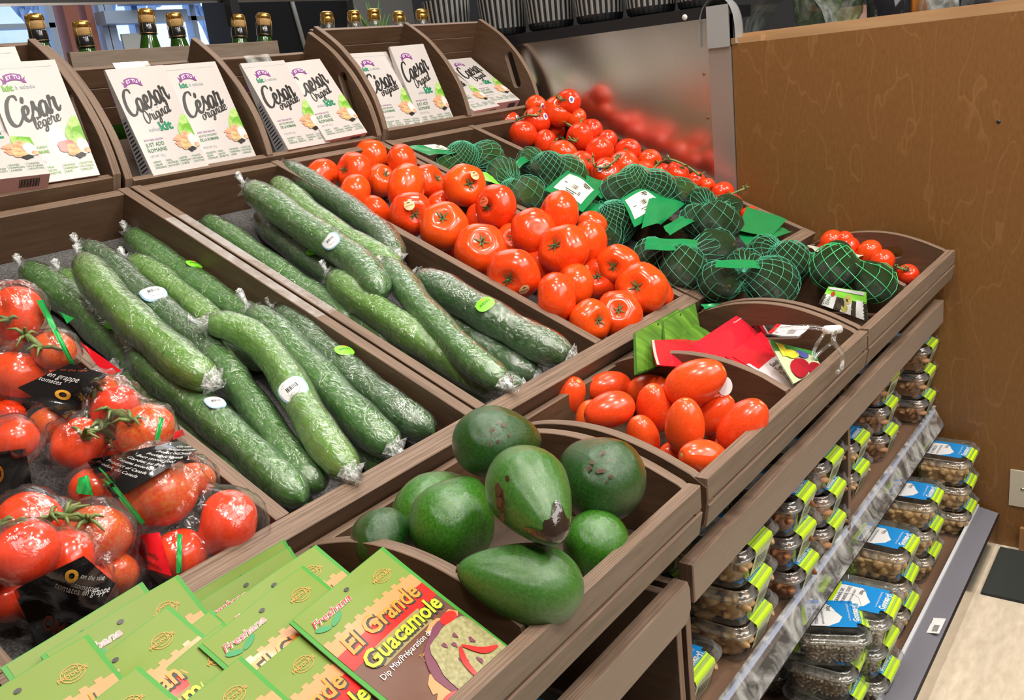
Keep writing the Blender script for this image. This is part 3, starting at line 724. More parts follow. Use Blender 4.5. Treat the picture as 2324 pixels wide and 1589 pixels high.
tr = [("vine tomatoes heaped at the top back corner by the steel panel, oval stickers on", [(1155, 283, 28), (1187, 305, 30, .01), (1218, 274, 30, .03), (1217, 243, 24, .02)], [(1158, 300), (1172, 275), (1195, 262), (1222, 262), (1222, 250)], [(1176, 268), (1238, 264), (1232, 242)]),
      ("highest pair of vine tomatoes leaning on the steel panel", [(1269, 253, 34, .04), (1290, 232, 27, .05), (1308, 268, 22, .01)], [(1262, 222), (1275, 225)], [(1297, 226)]),
      ("vine tomato truss below the topmost pair, second cluster from the back", [(1238, 325, 28), (1261, 298, 21, -.01), (1277, 351, 32, .01), (1316, 312, 31, .02), (1313, 335, 25)], [(1262, 325), (1278, 318), (1296, 318), (1308, 322)], None),
      ("vine tomato truss touching the steel panel, third cluster from the back", [(1340, 297, 26, .01), (1375, 322, 26), (1361, 345, 32, .03), (1345, 362, 26)], [(1285, 280), (1305, 288), (1320, 276)], [(1323, 290), (1379, 328)]),
      ("middle vine tomato truss with a white oval sticker, beside the divider", [(1319, 375, 31, .01), (1377, 394, 34, .02), (1415, 375, 33, .02), (1425, 343, 27, .01), (1415, 407, 28)], [(1345, 358), (1352, 378), (1378, 378), (1400, 360), (1420, 342)], [(1362, 382)]),
      ("vine tomato truss with a long green stalk at the front half of the bin", [(1475, 368, 27), (1460, 396, 28, .01), (1500, 395, 24), (1537, 394, 26, .02), (1518, 421, 22)], [(1475, 392), (1495, 372), (1520, 362), (1560, 378), (1590, 400)], None),
      ("last vine tomato truss at the lower end of the bin, bare stalks sticking up", [(1578, 415, 23), (1605, 423, 18), (1640, 440, 25, .01), (1660, 466, 25), (1700, 485, 18)], [(1690, 428), (1655, 443), (1640, 455)], None)]
for lab, toms, sp, stk in tr:
    t, its2 = truss(lab, toms, sp)
    for s_ in stk or []:
        i = min(its2, key=lambda q: (q['px']-s_[0])**2+(q['py']-s_[1])**2)
        c = on_sphere(s_[0], s_[1], i['P'], i['r']*1.05); n_ = c-i['P']
        add_sticker(t, c-np.array(t.location), n_, (0, 0, 1), i['r'], 'oval', .009)

# ---------------------------------------------------------------- plum tomatoes
def roma_mesh(seed):
    rr_ = random.Random(seed)
    def fn(th, p):
        r = math.sin(th)*(1-.08*math.cos(th))*(1+.02*math.cos(3*p+seed)); z = 1.28*math.cos(th)
        z -= .1*math.exp(-(math.sin(th)/.2)**2)*(1 if th < 1.5 else -.3)
        return (r*.86*math.cos(p), r*.86*math.sin(p), z)
    b = solid_rev(fn, 26, 20)
    b.lathe([(0, 1.21), (.1, 1.215), (.14, 1.2)], 10, 1)
    return b.mesh('plum_tomato', [ROMA, mat('scar', (.45, .3, .12), .7)])
ROMAS = [roma_mesh(i) for i in range(4)]
RO = [(1284, 904, 44, .02, (1299, 884)), (1380, 880, 40, .02, (1312, 890)), (1217, 942, 42, 0, (1230, 900)), (1383, 932, 44, .03, (1300, 960)), (1345, 964, 42, .01, (1350, 1010)), (1474, 885, 38, .02, (1520, 880)),
      (1486, 926, 45, .035, (1482, 898)), (1578, 868, 54, .075, (1633, 842)), (1555, 966, 48, .045, (1556, 908)), (1619, 940, 42, .02, (1650, 910)), (1686, 966, 52, .05, (1720, 925)), (1459, 992, 40, .015, (1450, 960)),
      (1531, 1026, 28, 0, (1500, 1030)), (1596, 1040, 45, .03, (1560, 1035)), (1630, 975, 26, -.005, (1640, 960)), (1645, 1015, 26, -.005, (1640, 1050))]
RLAB = ['plum tomato with a pale scar, upright by the tray rail', 'plum tomato lying behind, against the back of the crate', 'plum tomato alone at the near back corner of the crate', 'plum tomato in the middle left of the heap, lying on its side', 'plum tomato half hidden by the near curved crate side', 'plum tomato behind, below the hand slot of the curved divider', 'plum tomato standing with its yellow scar up, centre of heap', 'highest plum tomato, balanced on the heap near the hand slot', 'large upright plum tomato at the front of the heap', 'plum tomato behind the large upright one, right side', 'plum tomato leaning on the front slat at the right end', 'plum tomato with a pointed tip behind the near crate side', 'small visible top of a plum tomato at the near front corner', 'plum tomato lowest at the front corner of the crate', 'plum tomato tucked under the one on the front slat', 'plum tomato squeezed beside the lowest front one']
its = [dict(px=a, py=b_, rp=c*.97, h=.04+h, ax=x_) for a, b_, c, h, x_ in RO]
settle(its, (0, 0, .611), (0, -.1, .995), .84, (.02, .595))
for k, it in enumerate(its):
    P = it['P']; R_ = it['r']; q = CP+ray(*it['ax'])*(it['t']-R_*.4); d = q-P
    t = empty('plum_tomato', P, label=RLAB[k], category='tomato', group='loose plum tomatoes')
    inst('flesh', ROMAS[k % 4], t, rotto(d, k) @ Matrix.Scale(R_*1.13, 4))
    if k == 7:
        c = CP+ray(1645, 876)*(it['t']+.0)-P; b = MB()
        disc_patch(b, c, VIEWN(P), (0, 0, 1), .010, .013, 0, .0, 0); disc_patch(b, c+np.array([0, 0, -.004]), VIEWN(P), (0, 0, 1), .005, .004, 0, .001, 1)
        b.build('sticker', [STK_W, ink('orange', (.8, .3, .03))], t)

# ---------------------------------------------------------------- big smooth green avocados
GAV = mat('green_avocado_skin', (.02, .11, .008), .15, coat=.8, var=(.055, .21, .014), vscale=16, bump=.3, bscale=75)
GAV2 = mat('pale_green_avocado_skin', (.028, .115, .016), .24, coat=.5, var=(.06, .17, .028), vscale=14, bump=.25, bscale=90)
GAV3 = mat('dark_green_avocado_skin', (.007, .05, .006), .16, coat=.8, var=(.018, .09, .01), vscale=16, bump=.35, bscale=80)
SCAR = mat('brown_scar', (.09, .04, .02), .5, bump=.5, bscale=200)
def avo_mesh(m_, neck=.4, seed=0, L=1.35):
    def fn(th, p):
        c = math.cos(th); w = math.sin(th)**.95*(1-neck*max(0, c)**1.1*.9)
        return (w*math.cos(p)*(1+.03*math.cos(2*p+seed)), w*math.sin(p), c*L if c > 0 else c*.95)
    b = solid_rev(fn, 36, 28)
    b.lathe([(0, L+.02), (.09, L+.015), (.11, L-.03)], 12, 1)
    return b.mesh('avocado', [m_, SCAR])
AV = {'g': avo_mesh(GAV, .45, 1), 'p': avo_mesh(GAV2, .36, 2, 1.5), 'd': avo_mesh(GAV3, .3, 3, 1.15), 'r': avo_mesh(GAV, .2, 4, 1.05)}
# px,py of fat end centre, radius px, height, tip pixel, tip depth shift, kind, label
GA = [(1120, 1003, 84, .125, (1220, 1000), .02, 'd', 'large green avocado perched highest against the tray rail and curved divider'),
      (1198, 1110, 93, .15, (1288, 1262), -.075, 'p', 'pear shaped avocado on top of the heap with a dark rotten tip and blue sticker'),
      (1368, 1088, 98, .095, (1290, 1030), .03, 'd', 'round dark green avocado at the back right with brown patches'),
      (1028, 1184, 96, .09, (1075, 1100), .05, 'g', 'bright glossy green avocado at the front centre of the heap'),
      (985, 1155, 84, .065, (1085, 1100), .04, 'r', 'green avocado behind the bright glossy one, brown mark on it'),
      (858, 1228, 72, .075, (810, 1200), .02, 'd', 'small round avocado at the left, partly behind the curved divider'),
      (1212, 1328, 94, .08, (1035, 1290), .0, 'p', 'pale green avocado lying on its side at the front'),
      (1352, 1238, 76, .05, (1330, 1320), .0, 'r', 'light green avocado standing at the front right by the front slat')]
its = [dict(px=a[0], py=a[1], rp=a[2]*.97, h=a[3]+.02, a=a) for a in GA]
settle(its, (0, 0, .611), (0, -.05, .999), .82, (-.31, -.02), .1)
for it in its:
    a = it['a']; P = it['P']; R_ = it['r']
    q = CP+ray(*a[4])*(it['t']+a[5]); d = q-P
    t = empty('green_avocado', P, label=a[7], category='avocado', group='large green avocados')
    zs = min(1.25, max(.85, np.linalg.norm(d)/R_/{'g': 1.35, 'p': 1.5, 'd': 1.15, 'r': 1.05}[a[6]]))
    M_ = rotto(d, 1) @ Matrix.Diagonal((R_*1.05, R_*1.05, R_*zs*1.05, 1))
    inst('fruit', AV[a[6]], t, M_)
    if 'rotten' in a[7]:
        dn = d/np.linalg.norm(d)
        b = MB(); L = 1.5*R_
        rows = []
        for i in range(9):
            row = []
            for p in np.linspace(0, 2*math.pi, 37):
                th = .64*i/8*(1+.22*math.sin(3*p+1)+.12*math.sin(7*p)); c = math.cos(th); w = math.sin(th)**.95*(1-.36*max(0, c)**1.1*.9)
                row.append(((w*1.02+.004)*R_*math.cos(p), (w*1.02+.004)*R_*math.sin(p), c*1.5*R_*1.012))
            rows.append(row)
        b.grid(rows); o = b.build('rotten_tip', mat('black_rotten_skin', (.03, .018, .012), .15, coat=.8, bump=1, bscale=60), t); o.matrix_local = rotto(d, 1) @ Matrix.Diagonal((1.08, 1.08, zs*1.055, 1))
        c = on_sphere(1280, 1140, P, R_*1.06)-P; add_sticker(t, c*1.0, c, SV, R_, 'blue', .0105)
        c = on_sphere(1145, 1135, P, R_*1.06)-P; b = MB()
        for i in range(9): disc_patch(b, c*1.001+np.array([rr.uniform(-.008, .008), 0, rr.uniform(-.02, .02)]), c, (0, 0, 1), rr.uniform(.002, .005), rr.uniform(.003, .007), R_, .0008)
        b.build('brown_scar', SCAR, t)
    if 'behind the bright' in a[7] or 'patches' in a[7] or 'perched' in a[7]:
        b = MB()
        for i in range(12):
            dd = VIEWN(P)+np.array([rr.uniform(-.5, .5), rr.uniform(-.3, .3), rr.uniform(-.1, .6)]); dd /= np.linalg.norm(dd)
            disc_patch(b, dd*R_*1.06, dd, (0, 0, 1), rr.uniform(.0008, .003), rr.uniform(.0008, .003), R_, .0006, 0, 8)
        b.build('brown_scar', SCAR, t)
# ================================================================ CUCUMBERS
def cucmat(name, c1, c2, c3):
    m_ = bpy.data.materials.new(name); m_.use_nodes = True; nt = m_.node_tree; b = nt.nodes['Principled BSDF']; L = nt.links.new
    tc = nt.nodes.new('ShaderNodeTexCoord'); mp = nt.nodes.new('ShaderNodeMapping'); mp.inputs['Scale'].default_value = (9, 5, 1)
    n = nt.nodes.new('ShaderNodeTexNoise'); n.inputs['Scale'].default_value = 1.5; n.inputs['Detail'].default_value = 4; L(tc.outputs['UV'], mp.inputs[0]); L(mp.outputs[0], n.inputs['Vector'])
    r = nt.nodes.new('ShaderNodeValToRGB'); r.color_ramp.elements[0].position = .3; r.color_ramp.elements[0].color = (*c1, 1); r.color_ramp.elements[1].position = .7; r.color_ramp.elements[1].color = (*c2, 1)
    L(n.outputs['Fac'], r.inputs[0])
    mp2 = nt.nodes.new('ShaderNodeMapping'); mp2.inputs['Scale'].default_value = (26, 16, 1)
    n2 = nt.nodes.new('ShaderNodeTexNoise'); n2.inputs['Scale'].default_value = 1.6; n2.inputs['Detail'].default_value = 5; L(tc.outputs['UV'], mp2.inputs[0]); L(mp2.outputs[0], n2.inputs['Vector'])
    r2 = nt.nodes.new('ShaderNodeValToRGB'); r2.color_ramp.elements[0].position = .52; r2.color_ramp.elements[0].color = (0, 0, 0, 1); r2.color_ramp.elements[1].position = .68; r2.color_ramp.elements[1].color = (.55, .55, .55, 1)
    L(n2.outputs['Fac'], r2.inputs[0]); mx = nt.nodes.new('ShaderNodeMix'); mx.data_type = 'RGBA'; mx.inputs[7].default_value = (*c3, 1)
    L(r2.outputs[0], mx.inputs[0]); L(r.outputs[0], mx.inputs[6]); L(mx.outputs[2], b.inputs['Base Color']); b.inputs['Roughness'].default_value = .35
    bp = nt.nodes.new('ShaderNodeBump'); bp.inputs['Strength'].default_value = .35; bp.inputs['Distance'].default_value = .002; L(n2.outputs['Fac'], bp.inputs['Height']); L(bp.outputs[0], b.inputs['Normal'])
    return m_
CM = {'d': cucmat('dark_cucumber_skin', (.02, .085, .014), (.035, .12, .02), (.13, .27, .1)),
      'm': cucmat('green_cucumber_skin', (.035, .15, .018), (.07, .22, .025), (.22, .42, .15)),
      'l': cucmat('light_cucumber_skin', (.09, .25, .022), (.15, .35, .035), (.34, .52, .2))}
WRAP = film('shrink_wrap_film', haze=.035, rough=.06, bscale=110, bump=1.0, gloss=3.0, stretch=(1, .8, .8))
TAIL = film('twisted_wrap_film', haze=.45, rough=.15, bscale=160, bump=1.0, gloss=2.2)
def resample(P, n):
    P = np.array(P); s_ = np.r_[0, np.cumsum(np.linalg.norm(np.diff(P, axis=0), axis=1))]; q = np.linspace(0, s_[-1], n)
    return np.stack([np.interp(q, s_, P[:, i]) for i in range(3)], 1), s_[-1]
def cucumber(pts, hs, wpx, tone, label, stickers=(), tail0=1, tail1=0, group='wrapped cucumbers in the left bin', r=None):
    if not hasattr(hs, '__len__'): hs = [hs]*len(pts)
    raw = [onT(p[0], p[1], h) for p, h in zip(pts, hs)]
    P, L = resample(cat_rom(raw, 8), 44)
    rad = [wpx*1.01/2/FPX*depth(P[22])]*44 if r is None else [r]*44
    prof = []
    for i in range(44):
        s_ = i/43*L; e = min(s_, L-s_); R_ = rad[i]
        endl = 1.9*R_ if s_ < L/2 else 1.4*R_
        k_ = 1 if e > endl else math.sqrt(max(0, 1-(1-e/endl)**2.2))
        prof.append(max(R_*k_*(1-.05*math.sin(i*.5)), .0009))
    t = empty('wrapped_cucumber', P[22], label=label, category='cucumber', group=group)
    c0 = np.array(t.location); Q = P-c0
    # body with gentle lobes
    b = MB(); n = 26
    def rows(extra, wob=0):
        out = []; ref = np.array([0, 0, 1.0])
        for i in range(44):
            tn = Q[min(i+1, 43)]-Q[max(i-1, 0)]; tn /= np.linalg.norm(tn)
            a = ref-(ref@tn)*tn; a /= np.linalg.norm(a); bb = np.cross(tn, a); ref = a; row = []
            for j in range(n+1):
                ph = 2*math.pi*j/n
                rr_ = (prof[i]+extra)*(1+.02*math.cos(6*ph+i*.03))+wob*(math.sin(5*ph+i*1.1)*.5+math.sin(i*.9+3*ph)*.5)
                row.append(Q[i]+rr_*(math.cos(ph)*a+math.sin(ph)*bb))
            out.append(row)
        return out
    b.grid(rows(0)); b.build('body', CM[tone], t)
    b = MB(); b.grid(rows(.0013, .0007)); w = b.build('wrap', WRAP, t)
    for flag, i0, i1 in ((tail0, 0, 1), (tail1, 43, 42)):
        if flag:
            d = Q[i0]-Q[i1]; d /= np.linalg.norm(d); up = SN
            tb = MB(); path = [Q[i0]-d*.006, Q[i0]+d*.004, Q[i0]+d*.012+up*.003*flag, Q[i0]+d*.02*flag+up*.009*flag]
            rs = [rad[0]*.75, rad[0]*.32, .0028, .006]
            for i_, (p_, q_) in enumerate(zip(path, rs)):
                pass
            rows2 = []
            side = np.cross(d, up); side /= np.linalg.norm(side)
            for i_, (p_, q_) in enumerate(zip(path, rs)):
                rows2.append([p_+q_*(1+.35*math.sin(j*3.3+i_*2))*(math.cos(2*math.pi*j/14)*side+math.sin(2*math.pi*j/14)*np.cross(side, d)) for j in range(15)])
            tb.grid(rows2); tb.build('wrap_twist', TAIL, t)
    for (kind, sx, sy, sr) in stickers:
        d = ray(sx, sy); dn_ = d/np.linalg.norm(d)
        def hit(i):
            oc = CP-P[i]; bq = oc@dn_; ds = bq*bq-(oc@oc-(prof[i]+.0015)**2)
            return -bq-math.sqrt(ds) if ds > 0 else 9+np.linalg.norm(np.cross(oc, dn_))
        best = min(range(1, 43), key=hit); c = CP+dn_*hit(best) if hit(best) < 9 else on_sphere(sx, sy, P[best], prof[best]+.0015); nn = c-P[best]; c = c+nn/np.linalg.norm(nn)*.0015; tn = P[min(best+1, 43)]-P[best-1]
        add_sticker(t, c-c0, nn, -np.array([0, 1.0, .3]) if False else SV+np.array([.25, 0, 0]), prof[best]*1.5, kind, sr*1.1)
    return t
H1, H2, H3 = -.055, -.02, .012
G1 = 'wrapped cucumbers in the left bin'; G2 = 'wrapped cucumbers in the middle bin'
cucumber([(280, 850), (360, 905), (440, 965), (510, 1030), (560, 1085), (640, 1150)], H1, 66, 'm', 'wrapped cucumber lowest along the left divider of the left bin', group=G1)
cucumber([(55, 608), (110, 648), (180, 700), (250, 765), (320, 830), (400, 900)], H1, 78, 'm', 'leftmost wrapped cucumber reaching up the grey liner, lime sticker on it', [('lime', 262, 737, .013)], group=G1)
cucumber([(140, 620), (180, 655), (230, 705), (300, 770), (380, 850)], H1, 66, 'l', 'cucumber with a pale tip peeking behind the one with the long wrap seam', group=G1)
cucumber([(292, 530), (345, 575), (420, 625), (500, 680), (570, 730), (640, 790)], H1, 68, 'm', 'uppermost wrapped cucumber lying along the double divider, lime sticker', [('lime', 441, 600, .012)], group=G1)
cucumber([(292, 590), (350, 625), (420, 680), (480, 730), (540, 770), (600, 830)], H1+.005, 66, 'l', 'wrapped cucumber with cloudy film between the striped one and the divider one', group=G1)
cucumber([(470, 905), (530, 970), (600, 1050), (660, 1120), (700, 1160)], H1, 62, 'd', 'dark cucumber deep in the gap near the front of the left bin', group=G1, tail0=0)
cucumber([(690, 900), (760, 960), (830, 1020), (880, 1070)], H1, 60, 'm', 'cucumber at the bottom of the pile near the front rail, left bin', group=G1, tail0=0)
cucumber([(185, 560), (245, 600), (310, 660), (380, 720), (450, 775), (520, 850)], H2-.01, 72, 'd', 'striped wrapped cucumber with a big white label in the upper left bin', [('white', 347, 661, .016)], group=G1)
cucumber([(625, 705), (690, 760), (760, 820), (840, 885), (910, 940), (985, 985)], H2-.01, 76, 'd', 'dark wrapped cucumber beside the double divider, lime sticker at its side', [('lime', 782, 795, .013)], group=G1)
cucumber([(300, 800), (360, 850), (440, 915), (540, 1000), (610, 1065), (690, 1140)], H2-.005, 80, 'm', 'wrapped cucumber with a tall twisted film end, running to the front rail', [('white', 488, 912, .011)], tail0=1.6, group=G1)
cucumber([(462, 785), (510, 835), (560, 900), (610, 970), (665, 1045), (735, 1110)], H2-.005, 70, 'm', 'wrapped cucumber with bright silvery film, left of the bent one', group=G1, tail0=0)
cucumber([(568, 705), (625, 755), (700, 830), (770, 905), (840, 975), (900, 1025)], H2, 80, 'm', 'wrapped cucumber with a knotted film end pointing up, centre of left bin', tail0=1.6, tail1=1, group=G1)
cucumber([(185, 588), (230, 650), (300, 725), (370, 785), (430, 835), (488, 868)], H3, 82, 'l', 'big wrapped cucumber with a long film seam on top of the left pile', group=G1, tail1=.6)
cucumber([(462, 735), (520, 742), (585, 775), (640, 840), (685, 915), (735, 1000), (800, 1080)], H3-.005, 78, 'l', 'bent wrapped cucumber on top with a white and blue label', [('white', 662, 880, .016)], group=G1, tail1=.7)
# middle bin
cucumber([(460, 500), (530, 545), (600, 595), (670, 645), (740, 690), (810, 740)], H1, 62, 'm', 'pale green wrapped cucumber along the double divider in the middle bin', group=G2, tail0=0)
cucumber([(720, 660), (800, 720), (880, 775), (960, 820), (1040, 865), (1115, 905)], H1, 66, 'm', 'lowest wrapped cucumber by the double divider with a lime sticker', [('lime', 932, 787, .012)], group=G2, tail0=0)
cucumber([(590, 485), (630, 530), (690, 580), (750, 625), (820, 680)], H1+.01, 62, 'd', 'dark wrapped cucumber with a loose white film end in the middle bin', [('lime', 711, 571, .011)], group=G2, tail0=1.4)
cucumber([(975, 700), (1040, 740), (1110, 790), (1170, 830), (1225, 855)], H1+.005, 58, 'd', 'dark cucumber in crinkled silver film under the big shiny one', group=G2, tail1=1.3)
cucumber([(965, 610), (1000, 635), (1045, 660), (1100, 690)], H1+.01, 52, 'd', 'cucumber mostly hidden against the tomato divider, film end showing', group=G2, tail0=1)
cucumber([(1010, 770), (1070, 815), (1130, 860), (1190, 880)], H1, 52, 'd', 'dark cucumber tip in silver film at the front rail of the middle bin', group=G2, tail1=1)
cucumber([(640, 378), (700, 415), (770, 460), (830, 505), (875, 545), (900, 590)], H2+.005, 60, 'd', 'uppermost wrapped cucumber lying against the beef tomato divider', group=G2, tail0=.6, tail1=.6)
cucumber([(622, 412), (670, 455), (730, 505), (790, 545), (850, 580), (910, 615)], H2, 60, 'l', 'light green wrapped cucumber next to the uppermost one', group=G2, tail0=0)
cucumber([(560, 425), (620, 465), (690, 515), (760, 560), (820, 605), (868, 668)], H3-.005, 70, 'm', 'wrapped cucumber with hazy film and white label, upper middle bin', [('white', 749, 545, .014)], tail0=1.4, group=G2)
cucumber([(748, 625), (800, 665), (870, 715), (950, 770), (1040, 825), (1130, 885)], H2, 74, 'l', 'pale wrapped cucumber running down to the front rail, centre of middle bin', group=G2, tail0=1.2, tail1=1)
cucumber([(868, 598), (905, 630), (950, 690), (1005, 750), (1070, 815), (1150, 875)], H3-.005, 66, 'm', 'wrapped cucumber crossing on top of the middle pile', group=G2, tail0=.6, tail1=1)
cucumber([(938, 628), (990, 650), (1060, 690), (1140, 735), (1220, 780), (1300, 815)], H2+.01, 78, 'd', 'thick dark shiny cucumber with a lime sticker by the tomato divider', [('lime', 1101, 690, .014)], group=G2, tail0=1.2, tail1=.5)

# ================================================================ NETTED AVOCADOS
HASS = mat('pebbly_avocado_skin', (.014, .045, .01), .3, coat=.35, var=(.045, .1, .022), vscale=26, bump=1.0, bscale=420)
HASS2 = mat('lighter_pebbly_avocado_skin', (.04, .1, .018), .3, coat=.35, var=(.09, .19, .035), vscale=26, bump=1.0, bscale=420)
NETM = mat('green_net_strand', (.05, .36, .2), .3, coat=.4); NETM2 = mat('bright_green_net_strand', (.04, .5, .16), .3, coat=.4)
LABG = mat('green_plastic_label', (.006, .23, .065), .3, coat=.3, bump=.4, bscale=40)
LABL = mat('lime_plastic_label', (.22, .72, .04), .35)
def hass_mesh(m_, L=1.3, neck=.32):
    def fn(th, p):
        c = math.cos(th); w = math.sin(th)*(1-neck*max(0, c)**1.3)
        return (w*math.cos(p), w*math.sin(p), c*L if c > 0 else c)
    b = solid_rev(fn, 28, 22); b.lathe([(0, L+.01), (.08, L), (.1, L-.03)], 8, 1); return b.mesh('avocado', [m_, SCAR])
HM = [hass_mesh(HASS), hass_mesh(HASS2), hass_mesh(HASS, 1.2, .2)]
def hull(balls, c0, nt_=26, np_=40, pad=.0012, blur=3, axis=None):
    """radial envelope over a few balls: grid[theta][phi] of radii"""
    R_ = np.zeros((nt_+1, np_)); D = np.zeros((nt_+1, np_, 3))
    A = Matrix.Identity(3) if axis is None else Vector([float(a) for a in axis]).to_track_quat('Z', 'Y').to_matrix()
    A = np.array(A)
    for i in range(nt_+1):
        for j in range(np_):
            th = math.pi*i/nt_; ph = 2*math.pi*j/np_
            d = A @ np.array([math.sin(th)*math.cos(ph), math.sin(th)*math.sin(ph), math.cos(th)]); D[i, j] = d; best = .012
            for (c, r) in balls:
                oc = c0-c; bq = oc@d; dd = bq*bq-(oc@oc-r*r)
                if dd > 0: best = max(best, -bq+math.sqrt(dd))
            R_[i, j] = best
    raw = R_.copy()
    for _ in range(blur):
        B = R_.copy()
        B[1:-1] = (R_[:-2]+R_[2:]+np.roll(R_, 1, 1)[1:-1]+np.roll(R_, -1, 1)[1:-1]+R_[1:-1])/5
        B[0] = B[0].mean(); B[-1] = B[-1].mean(); R_ = np.maximum(raw, B)
    R_ = R_+pad
    def S(i, j):   # fractional grid lookup
        i = min(max(i, 0), nt_-1e-6); i0 = int(i); fi = i-i0; j = j % np_; j0 = int(j); fj = j-j0; j1 = (j0+1) % np_
        p = lambda a, q: D[a, q]*R_[a, q]
        return (p(i0, j0)*(1-fj)+p(i0, j1)*fj)*(1-fi)+(p(i0+1, j0)*(1-fj)+p(i0+1, j1)*fj)*fi
    return S, nt_, np_
def net_bag(label, av, hb=.06, base=T0-SN*.078, n_=SN, xb=(.61, .885), mt=None, kinds=(0,), axis=None, ns=24, group='netted avocado bags', axes=None, thin=.0007):
    its = [dict(px=a[0], py=a[1], rp=a[2]*.98, h=hb+(a[3] if len(a) > 3 else 0)) for a in av]
    settle(its, base, n_, .86, xb)
    t = empty('net_bag', its[0]['P'], label=label, category='avocado bag', group=group); c0 = np.mean([i['P'] for i in its], 0)
    for k, i in enumerate(its):
        a = av[k]; d = (np.array([rr.uniform(-1, 1), rr.uniform(-1, .4), rr.uniform(-.3, .3)]) if axes is None else axes[k])
        inst('avocado', HM[kinds[k % len(kinds)]], t, Matrix.Translation(local(t, i['P'])) @ rotto(d, k) @ Matrix.Scale(i['r']*1.12, 4))
    balls = []
    for i in its: balls.append((i['P'], i['r']*1.22))
    S, nt_, np_ = hull(balls, c0, axis=axis)
    b = MB(); off = c0-np.array(t.location); ks = 2.4
    for fam in (1, -1):
        for q in range(ns):
            path = []
            for s_ in range(29):
                i = nt_*(.03+.94*s_/28); j = q*np_/ns+fam*s_/28*np_/ks
                path.append(S(i, j)+off)
            b.tube(path, thin, 3, caps=False)
    b.build('net', mt or NETM, t)
    return t, its, S
def sheet(parent, name, corners, hh, mats, nu=10, nv=8, bend=.006, seed=0, deco=None, plane=None, wr=.0012):
    """a thin plastic label; corners px TL,TR,BR,BL lying at tray height hh (or four heights)"""
    hs = hh if hasattr(hh, '__len__') else [hh]*4
    P = [onT(c[0], c[1], h) if plane is None else on(c[0], c[1], plane[0]+np.array(plane[1])*h, plane[1]) for c, h in zip(corners, hs)]
    rr_ = random.Random(seed); f1, f2 = rr_.uniform(2, 5), rr_.uniform(0, 6); n0 = np.cross(P[1]-P[0], P[3]-P[0]); n0 /= np.linalg.norm(n0)
    if n0[2] < 0: n0 = -n0
    o0 = np.array(parent.location) if parent is not None else np.mean(P, 0)
    def S(u, v, l=0):
        p = P[0]*(1-u)*(1-v)+P[1]*u*(1-v)+P[2]*u*v+P[3]*(1-u)*v
        return p+n0*(bend*math.sin(math.pi*u)*(.6+.4*math.sin(f1*v+f2))+wr*math.sin(9*u+f2)*math.cos(7*v+f1)+l)-o0
    b = MB(); b.grid([[S(i/nu, j/nv) for i in range(nu+1)] for j in range(nv+1)])
    if deco: deco(b, S)
    if parent is None:
        o = b.build(name, mats); o.location = o0; return o, S
    return b.build(name, mats, parent), S
def price_deco(u0, v0, u1, v1):
    def f(b, S):
        n = 6
        b.grid([[S(u0+(u1-u0)*i/n, v0+(v1-v0)*j/n, .0008) for i in range(n+1)] for j in range(n+1)], 1)
        rr_ = random.Random(2); du = (u1-u0); dv = v1-v0
        for i in range(10):
            x = u0+du*(.42+.022*i); w = du*rr_.choice((.006, .012)); b.add([S(x, v0+dv*.4, .0014), S(x+w, v0+dv*.4, .0014), S(x+w, v0+dv*.62, .0014), S(x, v0+dv*.62, .0014)], [(0, 1, 2, 3)], 2)
        for (a, c, w, h_) in ((.66, .07, .24, .05), (.66, .15, .24, .04), (.7, .22, .14, .04), (.3, .75, .4, .03), (.36, .84, .3, .03), (.12, .5, .1, .03)):
            b.add([S(u0+du*a, v0+dv*c, .0014), S(u0+du*(a+w), v0+dv*c, .0014), S(u0+du*(a+w), v0+dv*(c+h_), .0014), S(u0+du*a, v0+dv*(c+h_), .0014)], [(0, 1, 2, 3)], 2)
        St = lambda x, y, l: S(u0+du*x, v0+dv*(1-y), .0014)
        put_text(b, '5', .72, .22, .22, St, 2)
    return f
LM = [LABG, mat('cream_price_label', (.74, .72, .58), .45), TEXTK]
t, i_, S = net_bag('netted avocados at the back of the bin beside an upside down green tag', [(1048, 362, 34), (1106, 356, 32, .005), (1010, 378, 26, -.01)], kinds=(1,))
sheet(t, 'tag', [(925, 333), (1000, 330), (1048, 350), (975, 353)], .0, LM, deco=price_deco(.45, .02, .98, .5), seed=3)
t, i_, S = net_bag('netted avocados in the second bag from the back with a small green fin', [(1142, 398, 36, .01), (1196, 441, 38, .02), (1165, 445, 32)], kinds=(1, 1))
sheet(t, 'tag', [(1083, 388), (1118, 400), (1152, 440), (1090, 405)], .0, [LABL], seed=8)
t, i_, S = net_bag('netted avocados beside the vine tomato divider, under a green tag', [(1205, 368, 30), (1245, 385, 34, .01), (1290, 392, 34), (1248, 420, 32)], kinds=(1, 0))
sheet(t, 'tag', [(1170, 368), (1200, 352), (1206, 362), (1178, 382)], .01, [LABG], seed=9)
sheet(t, 'tag', [(1288, 386), (1362, 436), (1322, 482), (1236, 430)], .03, LM, deco=price_deco(.12, .1, .86, .82), seed=4)
sheet(t, 'tag', [(1330, 398), (1388, 420), (1365, 452), (1332, 440)], .022, LM, seed=5)
sheet(t, 'tag', [(1320, 470), (1372, 446), (1365, 478), (1330, 505)], .01, LM, seed=6)
t, i_, S = net_bag('netted avocados in the middle of the bin with a brownish one on the left', [(1400, 440, 37, .02), (1440, 412, 32, .01), (1490, 425, 34, .01), (1545, 438, 32), (1395, 470, 30)], kinds=(0, 1))
sheet(t, 'tag', [(1543, 412), (1562, 410), (1640, 455), (1632, 465)], .02, LM, seed=12, bend=.002)
t, i_, S = net_bag('netted avocados seen through wide open netting near the beef tomatoes', [(1395, 505, 42, .015), (1350, 490, 32), (1375, 545, 34)], kinds=(0, 1))
